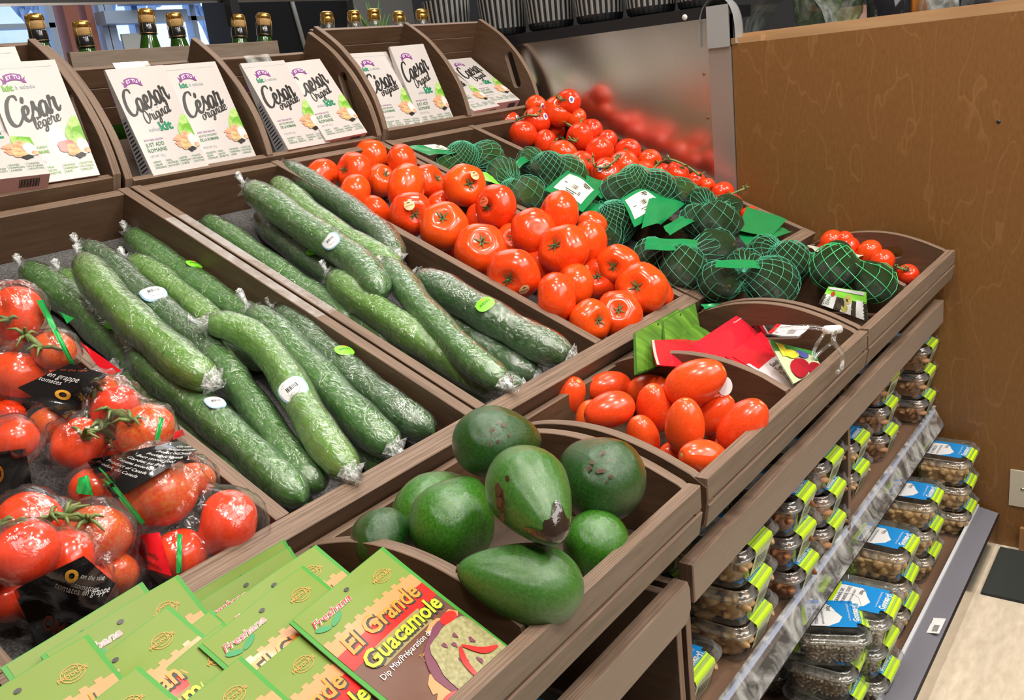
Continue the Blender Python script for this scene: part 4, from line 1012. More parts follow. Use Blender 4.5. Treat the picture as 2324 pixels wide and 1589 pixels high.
sheet(t, 'tag', [(1410, 450), (1478, 430), (1560, 458), (1440, 515)], [.045, .045, .03, .03], LM, deco=price_deco(.05, .12, .6, .8), seed=7, bend=.012)
sheet(t, 'tag', [(1475, 442), (1555, 462), (1500, 510), (1455, 520)], [.05, .035, .03, .035], LM, seed=13, bend=.008)
t, i_, S = net_bag('netted avocados lying at the right, a large green tag flat beside them', [(1629, 503, 42, .02), (1580, 500, 34, .01), (1590, 460, 30), (1650, 470, 28)], kinds=(0,))
sheet(t, 'tag', [(1505, 515), (1572, 478), (1612, 492), (1520, 535)], [.04, .04, .035, .04], LM, seed=17, bend=.008)
sheet(t, 'tag', [(1694, 470), (1786, 498), (1745, 542), (1672, 525)], .012, LM, seed=18)
sheet(t, 'tag', [(1672, 525), (1770, 515), (1798, 526), (1700, 570)], .004, LM, seed=19, deco=price_deco(.55, .0, .8, .3))
t, i_, S = net_bag('netted avocados at the front rail, wide mesh over three dark fruit', [(1543, 612, 48, .03), (1480, 582, 38, .02), (1620, 566, 44, .03)], hb=.07, kinds=(0,))
sheet(t, 'tag', [(1466, 540), (1584, 545), (1580, 572), (1462, 568)], .055, LM, seed=21, bend=.003)
sheet(t, 'tag', [(1700, 560), (1720, 530), (1726, 545), (1690, 570)], .02, LM, seed=27)
t, i_, S = net_bag('netted avocados spilling over the front rail onto the crate below', [(1632, 640, 42, .02), (1752, 642, 52, .04), (1690, 610, 40, .02)], hb=.085, kinds=(0,), xb=(.61, .98))
sheet(t, 'tag', [(1626, 592), (1726, 592), (1724, 610), (1622, 608)], .075, LM, seed=22, bend=.003)
sheet(t, 'tag', [(1590, 690), (1650, 700), (1665, 690), (1600, 702)], .0, LM, seed=23)
t, i_, S = net_bag('netted avocados behind the spilling bag, beside the far crate', [(1790, 596, 42, .02), (1735, 575, 36), (1830, 612, 34)], hb=.085, kinds=(0,), xb=(.61, 1.0))
# organic bag in the far crate
CB = (0, 0, .60); CN = (0, -.1, .995)
t, i_, S = net_bag('bright green netted avocados in the far crate with a printed label at the front', [(1893, 607, 46, .06), (1985, 640, 42, .04), (1900, 575, 28, .03)], hb=.04, base=CB, n_=CN, kinds=(2, 0), xb=(.62, .89), mt=NETM2, ns=22, thin=.0009)
LBR = [mat('lime_label_card', (.25, .75, .06), .4), mat('white_label', (.72, .73, .72), .4), ink('dark_brown', (.05, .035, .025)), TEXTK, ink('red', (.5, .05, .03)), ink('olive', (.45, .42, .1)), ink('dark_green', (.02, .16, .03))]
def deco(b, S):
    def q(u0, v0, u1, v1, mi, l=.0006): b.grid([[S(u0+(u1-u0)*i/4, v0+(v1-v0)*j/4, l) for i in range(5)] for j in range(5)], mi)
    q(0, .42, 1, 1, 2); q(.06, .40, .3, 1, 1, .001); q(.44, .44, .66, 1, 1, .001); q(.76, .36, .93, 1, 1, .001); q(.05, .02, .95, .14, 1, .001)
    for (cu_, cv_, ru, rv, mi) in ((.2, .34, .05, .13, 4), (.42, .68, .09, .26, 2), (.57, .42, .085, .2, 5), (.57, .42, .05, .11, 2), (.52, .8, .07, .18, 5)):
        n = 14; b.add([S(cu_, cv_, .0016)]+[S(cu_+ru*math.cos(2*math.pi*j/n), cv_+rv*math.sin(2*math.pi*j/n), .0016) for j in range(n)], [(0, 1+j, 1+(j+1) % n) for j in range(n)], mi)
    put_text(b, 'AVOCADO', .915, .98, .13, lambda x, y, l: S(x, y, .0016), 3, ang=-math.pi/2, bold=.015, fit=.62)
    put_text(b, 'AVO', .1, .55, .12, lambda x, y, l: S(x, y, .0016), 3, ang=math.pi/2, fit=.4); put_text(b, 'HASS', .19, .5, .11, lambda x, y, l: S(x, y, .0016), 6, ang=math.pi/2, fit=.4)
# printed label standing against the near side of the crate
sheet(t, 'label_card', [(1880, 650), (1966, 663), (1970, 730), (1858, 690)], [.125, .125, .075, .095], LBR, deco=deco, plane=(CB, CN), bend=.002)
sheet(t, 'label_card', [(1832, 556), (1960, 580), (1930, 592), (1850, 570)], [.095, .09, .085, .09], [mat('pale_band', (.5, .52, .42), .4)], plane=(CB, CN), bend=.002)
sheet(t, 'label_card', [(1878, 565), (1950, 535), (1962, 540), (1905, 570)], [.1, .11, .105, .1], [LBR[1], TEXTK, LBR[0]], plane=(CB, CN), bend=.004,
      deco=lambda b, S: [b.grid([[S(u0+(u1-u0)*i/3, v0+(v1-v0)*j/3, .0008) for i in range(4)] for j in range(4)], mi) for (u0, v0, u1, v1, mi) in ((.3, .1, .4, .9, 1), (.5, .0, .6, .6, 1), (.0, .8, 1, 1, 2), (0, 0, .2, .3, 2), (.75, .2, .9, .5, 1))])
# loose tomatoes in the far crate behind the net
truss('loose vine tomatoes in the far crate behind the bright green net', [(1888, 550, 27, .03), (1925, 565, 26, .01), (1915, 548, 22, .03), (1973, 575, 28, .02), (2002, 598, 30, .02), (1940, 588, 24), (2060, 622, 22), (1870, 568, 18)], [(2034, 605), (2050, 612), (2062, 610)], base=CB, n_=CN, h0=.045, xb=(.91, 1.18), group='vine tomatoes in the far crate')
# ================================================================ BAGGED TOMATOES (left bin)
BAGF = film('clear_tomato_bag_film', haze=.03, rough=.09, bscale=30, bump=.9, gloss=1.6)
BLK = mat('black_bag_print', (.012, .011, .012), .18, coat=.6, bump=.5, bscale=60)
GRN = ink('bag_green', (.02, .38, .08), .3); REDI = ink('bag_red', (.75, .01, .02), .3)
def bag(label, toms, prints, kinds=(0,), seed=0, h0=.035, vine=None, vs=1.06):
    its = [dict(px=a[0], py=a[1], rp=a[2], h=h0+(a[3] if len(a) > 3 else 0)) for a in toms]
    settle(its, T0-SN*.078, SN, .84, (-.62, -.335), .1)
    t = empty('tomato_bag', its[0]['P'], label=label, category='bag of tomatoes', group='bags of vine tomatoes')
    o0 = np.array(t.location)
    if vine:
        pts = []
        for (x, y) in vine:
            j = min(range(len(its)), key=lambda q: (its[q]['px']-x)**2+(its[q]['py']-y)**2)
            pts.append(CP+ray(x, y)*(its[j]['t']-its[j]['r']*.98)-o0)
        sp = cat_rom(pts, 6); b = MB(); b.tube(sp, [.0036]*len(sp), 7)
        for p in pts:
            for _ in range(5):
                q = p+np.array([rr.uniform(-1, 1), rr.uniform(-1, 1), rr.uniform(-.5, .6)])*.02; b.tube([p, (p+q)/2+np.array([0, 0, .004]), q], [.0026, .002, .0008], 5)
        b.build('vine', VINE, t)
    for k, i in enumerate(its):
        d = np.array([rr.uniform(-.8, .4), rr.uniform(-.6, .6), rr.uniform(.2, 1)])
        inst('tomato', BTOMS[kinds[k % len(kinds)]], t, Matrix.Translation(local(t, i['P'])) @ rotto(d, k) @ Matrix.Scale(i['r']*1.08, 4))
    c0 = np.mean([i['P'] for i in its], 0); S, nt_, np_ = hull([(i['P'], i['r']*1.12) for i in its], c0, 30, 44, pad=.004, blur=6, axis=(0, 0, 1)); off = c0-o0
    rr_ = random.Random(seed); fs = [(rr_.uniform(3, 9), rr_.uniform(2, 7), rr_.uniform(0, 6)) for _ in range(4)]
    b = MB(); rows = []
    for i in range(61):
        row = []
        for j in range(89):
            p = S(i/60*nt_, j/88*np_); w = sum(math.sin(f[0]*i*.12+f[1]*j*.14+f[2]) for f in fs)*.0011; cr_ = abs(math.sin(j*.5+i*.13*math.sin(seed+j*.05)))**8*.003
            n_ = p/np.linalg.norm(p); row.append(p+n_*(w+cr_)+off)
        rows.append(row)
    b.grid(rows); b.build('bag_film', BAGF, t)
    # printed areas on the film: quads given in pixels, laid on the bag surface
    def surf(x, y, l=0):
        d = ray(x, y); d = d/np.linalg.norm(d); best = None
        # march the sight line against the tomato hull
        tm = depth(c0); lo = tm-.14
        for k_ in range(90):
            p = CP+d*(lo/ (RM[2]@d))+0; q = p-c0; L = np.linalg.norm(q)+1e-9
            th = math.acos(max(-1, min(1, q[2]/L))); ph = math.atan2(q[1], q[0]) % (2*math.pi)
            A_ = Vector((0, 0, 1)).to_track_quat('Z', 'Y').to_matrix(); ql = np.array(A_.transposed() @ Vector(q.tolist())); ph = math.atan2(ql[1], ql[0]) % (2*math.pi)
            Rr = np.linalg.norm(S(th/math.pi*nt_, ph/(2*math.pi)*np_))
            if L <= Rr+.004: return CP+d*((lo-.0035)/(RM[2]@d))-o0-d*l
            lo += .0035
        return CP+d*(tm/(RM[2]@d))-o0-d*l
    for (nm, quad, mi, deco) in prints:
        b = MB(); Q = [np.array(q, float) for q in quad]
        def P2(u, v): return Q[0]*(1-u)*(1-v)+Q[1]*u*(1-v)+Q[2]*u*v+Q[3]*(1-u)*v
        cache = {}
        n_, k_ = 14, 12
        G = [[surf(*P2(i/n_, j/k_)) for i in range(n_+1)] for j in range(k_+1)]
        for _ in range(2):   # ease the label over the bumps
            G2 = [[G[j][i] if i in (0, n_) or j in (0, k_) else (G[j][i]*2+G[j-1][i]+G[j+1][i]+G[j][i-1]+G[j][i+1])/6 for i in range(n_+1)] for j in range(k_+1)]; G = G2
        def Sx(u, v, l):
            u = min(max(u, 0), .9999)*n_; v = min(max(v, 0), .9999)*k_; i, j = int(u), int(v); fu, fv = u-i, v-j
            p = (G[j][i]*(1-fu)+G[j][i+1]*fu)*(1-fv)+(G[j+1][i]*(1-fu)+G[j+1][i+1]*fu)*fv
            q = CP-o0-p; return p+q/np.linalg.norm(q)*l
        b.grid([[Sx(i/n_, j/k_, 0) for i in range(n_+1)] for j in range(k_+1)], 0)
        if deco: deco(b, Sx)
        b.build(nm, mi, t)
    return t, its, surf
WT = ink('white_ink', (.75, .75, .73)); YL = ink('amber_ink', (.85, .42, .04)); ORI = ink('dark_orange_ink', (.45, .08, .02))
def lbl1(b, S):
    T_ = lambda x, y, l: S(x, 1-y, .0012)
    put_text(b, 'en grappe', .52, .98, .2, T_, 1, ang=-1.35, fit=.6); put_text(b, 'tomates', .36, .98, .16, T_, 1, ang=-1.3, fit=.4)
    ring(b, S, .33, .62, .1, .15, 2); put_text(b, 'on the vine', .75, .95, .1, T_, 3, ang=-1.2, fit=.5)
def ring(b, S, cx, cy, rx, ry, mi, inner=.5):
    n = 18; v = []; f = []
    for j in range(n):
        a = 2*math.pi*j/n; v.append(S(cx+rx*math.cos(a), cy+ry*math.sin(a), .0013)); v.append(S(cx+rx*inner*math.cos(a), cy+ry*inner*math.sin(a), .0013))
    for j in range(n): k = (j+1) % n; f.append((2*j, 2*k, 2*k+1, 2*j+1))
    b.add(v, f, mi)
def lbl2(b, S):
    T_ = lambda x, y, l: S(x, 1-y, .0012)
    for q in range(9): put_text(b, ('Produit du Canada', 'Product of Canada', 'Tomates savoureuses', 'Gardez au frais', 'Best stored cool')[q % 5], .08+.1*q, .92-.03*q, .07, T_, 1, ang=-1.25, fit=.75)
def lbl4(b, S):
    T_ = lambda x, y, l: S(x, 1-y, .0012)
    put_text(b, 'tomates en grappe', .47, .80, .11, T_, 1, ang=-1.05, fit=.88); put_text(b, 'tomatoes', .66, .62, .1, T_, 1, ang=-1.15, fit=.42); put_text(b, 'on the vine', .78, .66, .1, T_, 1, ang=-1.15, fit=.42)
    ring(b, S, .72, .22, .085, .11, 2, .45)
    put_text(b, 'OMNI', .12, .55, .2, T_, 3, ang=-1.1, fit=.5, bold=.03)
def lblm(b, S):
    T_ = lambda x, y, l: S(x, 1-y, .0012)
    put_text(b, 'Cueillie', .3, .45, .2, T_, 1, ang=-.35, shear=.3, fit=.45, bold=.01); put_text(b, 'à maturité', .22, .24, .16, T_, 1, ang=-.35, shear=.3, fit=.6, bold=.01)
bag('bag of vine tomatoes farthest up the left bin, green stripe and red corner', [(38, 712, 58, .03), (122, 796, 46, .02), (42, 850, 60, .03), (0, 780, 45), (95, 860, 40), (-30, 900, 55)],
    [('green_stripe', [(82, 682), (98, 680), (172, 830), (160, 828)], [GRN], None), ('green_stripe', [(128, 705), (168, 722), (152, 735), (140, 712)], [GRN], None),
     ('red_corner', [(180, 775), (232, 810), (276, 842), (240, 856)], [REDI], None)], kinds=(0, 1), seed=1, vine=[(20, 725), (25, 755), (60, 762), (95, 790)])
bag('bag of vine tomatoes mid bin, small black label reading en grappe', [(262, 925, 52, .03), (330, 978, 60, .04), (176, 1006, 56, .03), (120, 962, 46, .02), (225, 1030, 50), (225, 890, 42), (300, 1040, 36)],
    [('black_label', [(40, 880), (160, 825), (245, 850), (150, 950)], [BLK, WT, YL, ORI], lbl1), ('green_stripe', [(362, 945), (372, 950), (356, 1025), (346, 1024)], [GRN], None),
     ('red_corner', [(398, 980), (414, 975), (420, 988), (392, 998)], [REDI], None)], kinds=(0, 1), seed=2, vine=[(215, 880), (212, 930), (232, 965), (250, 1000), (190, 990), (238, 965), (255, 935), (300, 955)])
bag('bag of vine tomatoes at the left edge with a black label and amber logo', [(30, 1000, 52, .03), (-20, 1040, 60, .02), (15, 950, 40), (10, 1085, 45)],
    [('black_label', [(-30, 1030), (58, 1018), (75, 1110), (-30, 1130)], [BLK, WT, YL], lambda b, S: ring(b, S, .28, .5, .12, .2, 2))], seed=3)
bag('bag of ripening tomatoes at the front rail, one with a yellow green shoulder', [(358, 1112, 86, .04), (516, 1190, 74, .03), (218, 1110, 54, .02), (408, 1258, 58, .02), (440, 1090, 44)],
    [('green_stripe', [(205, 1050), (218, 1046), (330, 1185), (318, 1192)], [GRN], None), ('green_print', [(178, 1085), (200, 1078), (212, 1125), (172, 1120)], [GRN], None),
     ('black_label', [(195, 1045), (410, 1000), (448, 1022), (262, 1135)], [BLK, WT], lbl2),
     ('red_badge', [(318, 1215), (362, 1208), (390, 1308), (285, 1275)], [REDI, ink('maroon', (.2, .03, .02))], lblm), ('green_stripe', [(402, 1212), (414, 1212), (412, 1300), (400, 1302)], [GRN], None)], kinds=(1, 2, 0, 2), seed=4)
bag('bag of vine tomatoes nearest the camera with a large black label reading tomates en grappe', [(70, 1180, 66, .04), (218, 1218, 74, .04), (60, 1255, 70, .05), (-10, 1270, 60, .03), (150, 1270, 62, .02), (265, 1305, 48, .01), (20, 1350, 60, .0), (120, 1345, 66, .0), (190, 1340, 56)],
    [('black_label', [(30, 1340), (190, 1262), (262, 1325), (130, 1560)], [BLK, WT, YL, ORI], lbl4)], kinds=(0, 1), seed=5, vine=[(0, 1190), (65, 1190), (80, 1200), (75, 1215), (115, 1175), (150, 1172), (200, 1180)])

# ================================================================ PACKETS OF GUACAMOLE MIX
LIME = mat('lime_packet', (.17, .25, .036), .42, coat=.0, spec=.3, bump=.35, bscale=30)
GEDGE = mat('green_packet_edge', (.05, .27, .03), .4, spec=.3)
PBROWN = mat('brown_packet', (.12, .04, .018), .34, coat=.1, bump=.3, bscale=30)
PORAN = mat('peach_packet_band', (.6, .25, .085), .35, coat=.1)
GUAC = mat('guacamole_print', (.2, .185, .065), .45, var=(.36, .33, .15), vscale=260, coords='Object')
PMATS = [LIME, GEDGE, PBROWN, PORAN, ink('chili_red', (.72, .02, .015), .25), ink('bright_orange', (.85, .25, .03), .3), TEXTK, ink('yellow_green', (.42, .5, .015), .35), ink('white_ink', (.75, .75, .73)), GUAC,
         ink('plum', (.14, .02, .05)), ink('olive_band', (.26, .2, .06)), ink('leaf', (.02, .25, .08)), ink('stamp_orange', (.62, .28, .05)), mat('tan_packet_back', (.3, .14, .08), .4)]
PW, PH = .118, .158
def packet_mesh(seed, art=True):
    rr_ = random.Random(seed); f1, f2, f3 = rr_.uniform(0, 6), rr_.uniform(0, 6), rr_.uniform(.5, 1.2)
    def g(y): return y*1.3 if y < .035 else (.0455+(y-.035)*1.0786 if y < .105 else .121+(y-.105)*.698)
    def S(x, y, l=0):      # x,y metres from lower-left
        y = g(y); u, v = x/PW, y/PH
        puff = .003*math.sin(math.pi*min(1, max(0, u)))*math.sin(math.pi*min(1, max(0, v*1.15)))**.7 if 0 < v*1.15 < 1 else 0
        return np.array((x, y, puff+.0012*math.sin(7*u+f1)*math.sin(5*v+f2)+.0016*f3*math.sin(3*u+f2)*v*v+l))
    b = MB()
    def area_(x0, y0, x1, y1, mi, l, n=10, k=10): b.grid([[S(x0+(x1-x0)*i/n, y0+(y1-y0)*j/k, l) for i in range(n+1)] for j in range(k+1)], mi, smooth=True)
    area_(0, 0, PW, PH, 1, 0, 16, 18); area_(0, 0, PW, PH, 14, -.0012, 8, 8)
    e = .004; area_(e, 0, PW-e, .105, 2, .0003, 14, 12); area_(e, .105, PW-e, PH-.001, 0, .0003, 14, 8)
    area_(e, .094, PW-e, .106, 3, .0006, 14, 2)
    if art:
        for i in range(9): area_(e+.012*i, .106, e+.012*i+.006, .110, 3, .0006, 1, 1)
        area_(e, .078, PW-e, .094, 4, .0006, 14, 2); area_(e+.02, .064, PW-.03, .080, 11, .0007, 10, 2)
        put_text(b, 'Freshana', .010, .1305, .0125, S, 8, shear=.3, fit=.0445, bold=.045, lift=.0011); put_text(b, 'Freshana', .010, .1305, .0125, S, 4, shear=.3, fit=.044, bold=.01, lift=.0015)
        put_text(b, 'El Grande', .0155, .0855, .022, S, 6, shear=.12, fit=.090, bold=.03, lift=.001); put_text(b, 'El Grande', .014, .087, .022, S, 5, shear=.12, fit=.090, bold=.02, lift=.0014)
        put_text(b, 'Guacamole', .0155, .0665, .020, S, 6, shear=.1, fit=.095, bold=.035, lift=.0012); put_text(b, 'Guacamole', .014, .068, .020, S, 7, shear=.1, fit=.095, bold=.025, lift=.0017)
        put_text(b, 'Dip Mix/Préparation de trempette', .014, .057, .007, S, 8, fit=.092, lift=.0012)
        for q, s_ in enumerate(('Turn fresh Avocados into a tasty dip', 'Use two ripe avocados, serve & bake', 'Garnish with fresh fruit')): put_text(b, s_, .05, .049-.005*q, .0035, S, 13, fit=.058-.01*q, lift=.0012)
        # stamp
        for r0, r1 in ((.0092, .0085), (.0062, .0056)):
            n = 20; v = []
            for j in range(n): a = 2*math.pi*j/n; v += [S(.092+r0*math.cos(a), .1285+r0*math.sin(a), .0009), S(.092+r1*math.cos(a), .1285+r1*math.sin(a), .0009)]
            b.add(v, [(2*j, 2*((j+1) % n), 2*((j+1) % n)+1, 2*j+1) for j in range(n)], 13)
        put_text(b, 'PRODUCE', .0805, .1265, .005, S, 13, fit=.023, bold=.02, lift=.0012)
        put_text(b, 'FRESH', .086, .1325, .003, S, 13, fit=.012, lift=.0012)
        def ell(cx, cy, rx, ry, mi, l, n=26, wob=0, a0=0):
            v = [S(cx, cy, l)]; 
            for q in (.5, 1):
                for j in range(n):
                    a = 2*math.pi*j/n; k_ = 1+wob*math.sin(5*a+cx*900)+wob*.6*math.sin(9*a); x = rx*q*k_*math.cos(a); y = ry*q*k_*math.sin(a)
                    v.append(S(min(PW-e, cx+x*math.cos(a0)-y*math.sin(a0)), max(.001, cy+x*math.sin(a0)+y*math.cos(a0)), l))
            b.add(v, [(0, 1+j, 1+(j+1) % n) for j in range(n)]+[(1+j, 1+n+j, 1+n+(j+1) % n, 1+(j+1) % n) for j in range(n)], mi)
        ell(.015, .124, .008, .0034, 12, .0011, 12, 0, -.6); ell(.030, .1235, .009, .0034, 12, .0011, 12, 0, .5)
        for (x, y, r) in ((.085, .058, .012), (.10, .056, .012), (.045, .03, .012), (.038, .02, .01)): ell(x, y, r, r*.6, 3, .0009, 7, .15)
        ell(.085, .024, .042, .036, 10, .0014, 30, .03); ell(.087, .024, .037, .031, 9, .0020, 34, .05); ell(.037, .008, .018, .012, 4, .0021); ell(.10, .057, .01, .005, 4, .0017)
        for i in range(7): ell(.062+rr_.random()*.045, .008+rr_.random()*.038, .002, .0028, 10, .0026, 8, .3)
        for (pts) in ([(.082, .034), (.073, .024), (.070, .008)], [(.084, .034), (.094, .022), (.108, .017)]):
            cpt = cat_rom([(*p, 0) for p in pts], 6); L_ = len(cpt); v = []; f = []
            for i, p in enumerate(cpt):
                w = .0026*math.sin(math.pi*(.12+.85*i/L_)); tn = cpt[min(i+1, L_-1)]-cpt[max(0, i-1)]; tn /= np.linalg.norm(tn); v += [S(p[0]-tn[1]*w, p[1]+tn[0]*w, .0031), S(p[0]+tn[1]*w, p[1]-tn[0]*w, .0031)]
            b.add(v, [(2*i, 2*i+1, 2*i+3, 2*i+2) for i in range(L_-1)], 4)
        ell(.058, .144, .0028, .0024, 6, .0012, 12)
    return b.mesh('packet', PMATS)
PKM = [packet_mesh(i) for i in range(3)]
PN = None
def frame_pk(th, yaw=0.038, roll=.056):
    u = np.array([1, 0, 0.]); v = np.array([0, math.sin(th), math.cos(th)]); c, s_ = math.cos(roll), math.sin(roll); u, v = c*u+s_*v, -s_*u+c*v
    Z = np.array([[math.cos(yaw), -math.sin(yaw), 0], [math.sin(yaw), math.cos(yaw), 0], [0, 0, 1]]); return Z@u, Z@v
def packet(label, tr_px, off, th=1.046, yaw=.038, roll=.056, me=None, anchor='TR', base=(-.43, -.275, .655), name='dip_mix_packet', W=PW, H=PH, group='guacamole mix packets'):
    u, v = frame_pk(th, yaw, roll); n = np.cross(u, v)
    if n[2] < 0: n = -n
    P = on(tr_px[0], tr_px[1], np.array(base)+n*off, n)
    o = P-v*H-(u*W if anchor == 'TR' else 0)
    t = inst(name, me, None, Matrix(((u[0], v[0], n[0], o[0]), (u[1], v[1], n[1], o[1]), (u[2], v[2], n[2], o[2]), (0, 0, 0, 1))))
    return setp(t, label, 'packet', group)
packet('guacamole mix packet in front at the right, its whole face showing', (868, 1243), .022, me=PKM[0])
packet('guacamole mix packet with a curled corner directly behind the front right one', (717, 1238), .000, roll=.02, me=PKM[1])
packet('guacamole mix packet left of the front right one, El Grande fully readable', (689, 1284), .007, roll=.07, yaw=.038, me=PKM[2])
packet('guacamole mix packet below, overlapping the full one at its left, ending in ole', (697, 1430), .0145, roll=.05, me=PKM[1])
packet('guacamole mix packet at the bottom edge whose name ends in de', (547, 1491), .0215, roll=.06, me=PKM[0])
packet('guacamole mix packet with two overlapping brand marks at its top left', (480, 1385), -.003, roll=.1, me=PKM[1])
packet('guacamole mix packet just in front of it, lower left brand mark', (508, 1412), .0025, roll=.1, me=PKM[2])
packet('guacamole mix packet at the left with its punched hole above the brand mark', (384, 1376), .001, roll=.1, yaw=.038, me=PKM[0])
packet('guacamole mix packet at the bottom left corner of the picture', (316, 1512), .0085, roll=.1, yaw=.038, me=PKM[2])
packet('guacamole mix packet standing steeply behind, its round stamp visible', (404, 1305), 0, base=tuple(onY(404, 1305, -0.085)), th=.8, roll=.0, yaw=.038, me=PKM[1])
packet('guacamole mix packet folded at the far left behind the steep one', (322, 1322), 0, base=tuple(onY(322, 1322, -0.07)), th=.75, roll=.02, yaw=.05, me=PKM[0])
packet('guacamole mix packet tight against the tray rail, only its green top showing', (645, 1224), 0, base=tuple(onY(645, 1224, -0.035)), th=.5, roll=0, yaw=.02, me=PKM[1])
packet('guacamole mix packet second from the tray rail, dark hole in its top', (657, 1240), 0, base=tuple(onY(657, 1240, -0.05)), th=.6, roll=0, yaw=.02, me=PKM[2])
packet('guacamole mix packet at the left end of the row leaning on the rail', (200, 1440), 0, base=tuple(onY(200, 1440, -0.1)), th=.9, roll=0, yaw=.05, me=PKM[2])

# ================================================================ DIP PACKETS AND BITS IN THE MIDDLE CRATE
RPK = mat('red_packet', (.7, .012, .03), .2, coat=.6, bump=.4, bscale=50)
PCLR = mat('silver_packet_edge', (.55, .5, .46), .3)
LEAFP = mat('lettuce_print', (.035, .11, .012), .35, coat=.2, var=(.15, .33, .03), vscale=40, stretch=(1, .4, .4))
CB1 = ((0, 0, .64), (0, 0, 1))
def psheet(name, corners, deps, mats, label=None, parent=None, nu=10, nv=10, bend=.004, deco=None, seed=0, cat='packet', group=None):
    """thin packet whose four corners are given in pixels with their distances from the front slat plane y"""
    P = [onY(c[0], c[1], y) for c, y in zip(corners, deps)]
    rr_ = random.Random(seed); f1, f2 = rr_.uniform(0, 6), rr_.uniform(0, 6); n0 = np.cross(P[1]-P[0], P[3]-P[0]); n0 /= np.linalg.norm(n0)
    if n0@(CP-P[0]) < 0: n0 = -n0
    o0 = np.mean(P, 0) if parent is None else np.array(parent.location)
    def S(u, v, l=0):
        p = P[0]*(1-u)*(1-v)+P[1]*u*(1-v)+P[2]*u*v+P[3]*(1-u)*v
        return p+n0*(bend*math.sin(math.pi*u)*math.sin(math.pi*v)+.001*math.sin(6*u+f1)*math.cos(5*v+f2)+l)-o0
    b = MB(); b.grid([[S(i/nu, j/nv) for i in range(nu+1)] for j in range(nv+1)]); b.grid([[S(i/nu, j/nv, -.0015) for i in range(nu+1)] for j in range(nv+1)])
    if deco: deco(b, S)
    o = b.build(name, mats, parent)
    if parent is None: o.location = o0; setp(o, label, cat, group)
    return o
def q4(b, S, u0, v0, u1, v1, mi, l=.0007, n=6): b.grid([[S(u0+(u1-u0)*i/n, v0+(v1-v0)*j/n, l) for i in range(n+1)] for j in range(n+1)], mi)
LPM = [mat('dark_leaf_packet', (.04, .12, .02), .3, coat=.4), LEAFP, TEXTK, PCLR]
def dleaf(b, S): q4(b, S, .04, .03, .98, .98, 1); ring(b, S, .5, .12, .015, .03, 2, 0.01)
psheet('leaf_print_packet', [(1437, 757), (1540, 700), (1562, 815), (1440, 850)], [-.05, -.035, -.10, -.12], LPM, 'lettuce printed packet standing at the left by the tray rail, two holes', deco=dleaf, seed=1, group='lettuce printed packets')
psheet('leaf_print_packet', [(1502, 730), (1578, 686), (1600, 800), (1508, 815)], [-.048, -.035, -.09, -.12], LPM, 'lettuce printed packet behind, reaching up to the tray rail end', deco=dleaf, seed=2, group='lettuce printed packets')
psheet('leaf_print_packet', [(1505, 770), (1576, 732), (1625, 765), (1560, 830)], [-.075, -.06, -.09, -.13], LPM, 'lettuce printed packet with a bright yellow green leaf, lowest of the three', deco=dleaf, seed=3, group='lettuce printed packets')
RM_ = [RPK, PCLR, ink('packet_white', (.72, .66, .68), .3), TEXTK, ink('white_ink', (.75, .75, .73))]
psheet('red_dip_packet', [(1478, 774), (1640, 762), (1660, 840), (1490, 830)], [-.09, -.085, -.15, -.15], RM_, 'red packet at the back left of the middle crate, flat top edge', deco=lambda b, S: (q4(b, S, 0, 0, .03, 1, 1)), seed=4, group='red dip packets')
psheet('red_dip_packet', [(1560, 790), (1706, 693), (1746, 760), (1660, 880)], [-.11, -.1, -.14, -.2], RM_, 'red packet standing tallest in the middle crate, small print on its top', seed=5, group='red dip packets',
       deco=lambda b, S: (q4(b, S, .97, 0, 1, 1, 1), put_text(b, 'Tomates séchées', .62, -.16, .06, lambda x, y, l: S(x, -y, .001), 4, fit=.3)))
def dsun(b, S):
    q4(b, S, .07, .07, .93, .45, 0, .0009); q4(b, S, .07, .45, .93, .97, 2, .0009)
    b.add([S(.07, .45, .0012), S(.07, .28, .0012), S(.6, .45, .0012)], [(0, 1, 2)], 2); q4(b, S, .78, .3, .93, .97, 0, .0013)
    T_ = lambda x, y, l: S(x, 1-y, .0016)
    for q, (s_, f_) in enumerate((('Sundried', .4), ('Tomato', .34), ('Tomates', .38), ('séchées', .34), ('au soleil', .34))): put_text(b, s_, .36, .44-.09*q, .1, T_, 3, fit=f_)
psheet('sundried_tomato_packet', [(1645, 808), (1728, 752), (1835, 868), (1800, 895)], [-.17, -.15, -.27, -.275], [PCLR, PCLR, RM_[2], TEXTK][:0]+[RPK, PCLR, RM_[2], TEXTK], 'red and white sundried tomato packet leaning on the front slat', deco=dsun, seed=6, group='red dip packets')
# pouch with vegetables print
def dveg(b, S):
    q4(b, S, 0, .0, 1, .25, 1); q4(b, S, .1, .05, .25, .4, 2, .0012)
    for (x, y, r, mi) in ((.35, .75, .25, 3), (.75, .85, .2, 3), (.55, .35, .16, 4), (.92, .45, .1, 1), (.3, .35, .14, 2)):
        n = 14; b.add([S(x, y, .0018)]+[S(min(.98, x+r*math.cos(2*math.pi*j/n)), min(.98, max(.02, y+r*math.sin(2*math.pi*j/n))), .0018) for j in range(n)], [(0, 1+j, 1+(j+1) % n) for j in range(n)], mi)
psheet('vegetable_print_pouch', [(1745, 772), (1850, 800), (1865, 835), (1800, 872)], [-.22, -.24, -.28, -.285], [ink('pale_leaf', (.5, .6, .35)), ink('deep_green', (.03, .22, .04)), ink('lemon', (.8, .75, .05)), ink('wine_red', (.42, .01, .03), .2), ink('denim', (.08, .1, .35))], 'small shiny pouch printed with vegetables at the right of the middle crate', deco=dveg, seed=7)
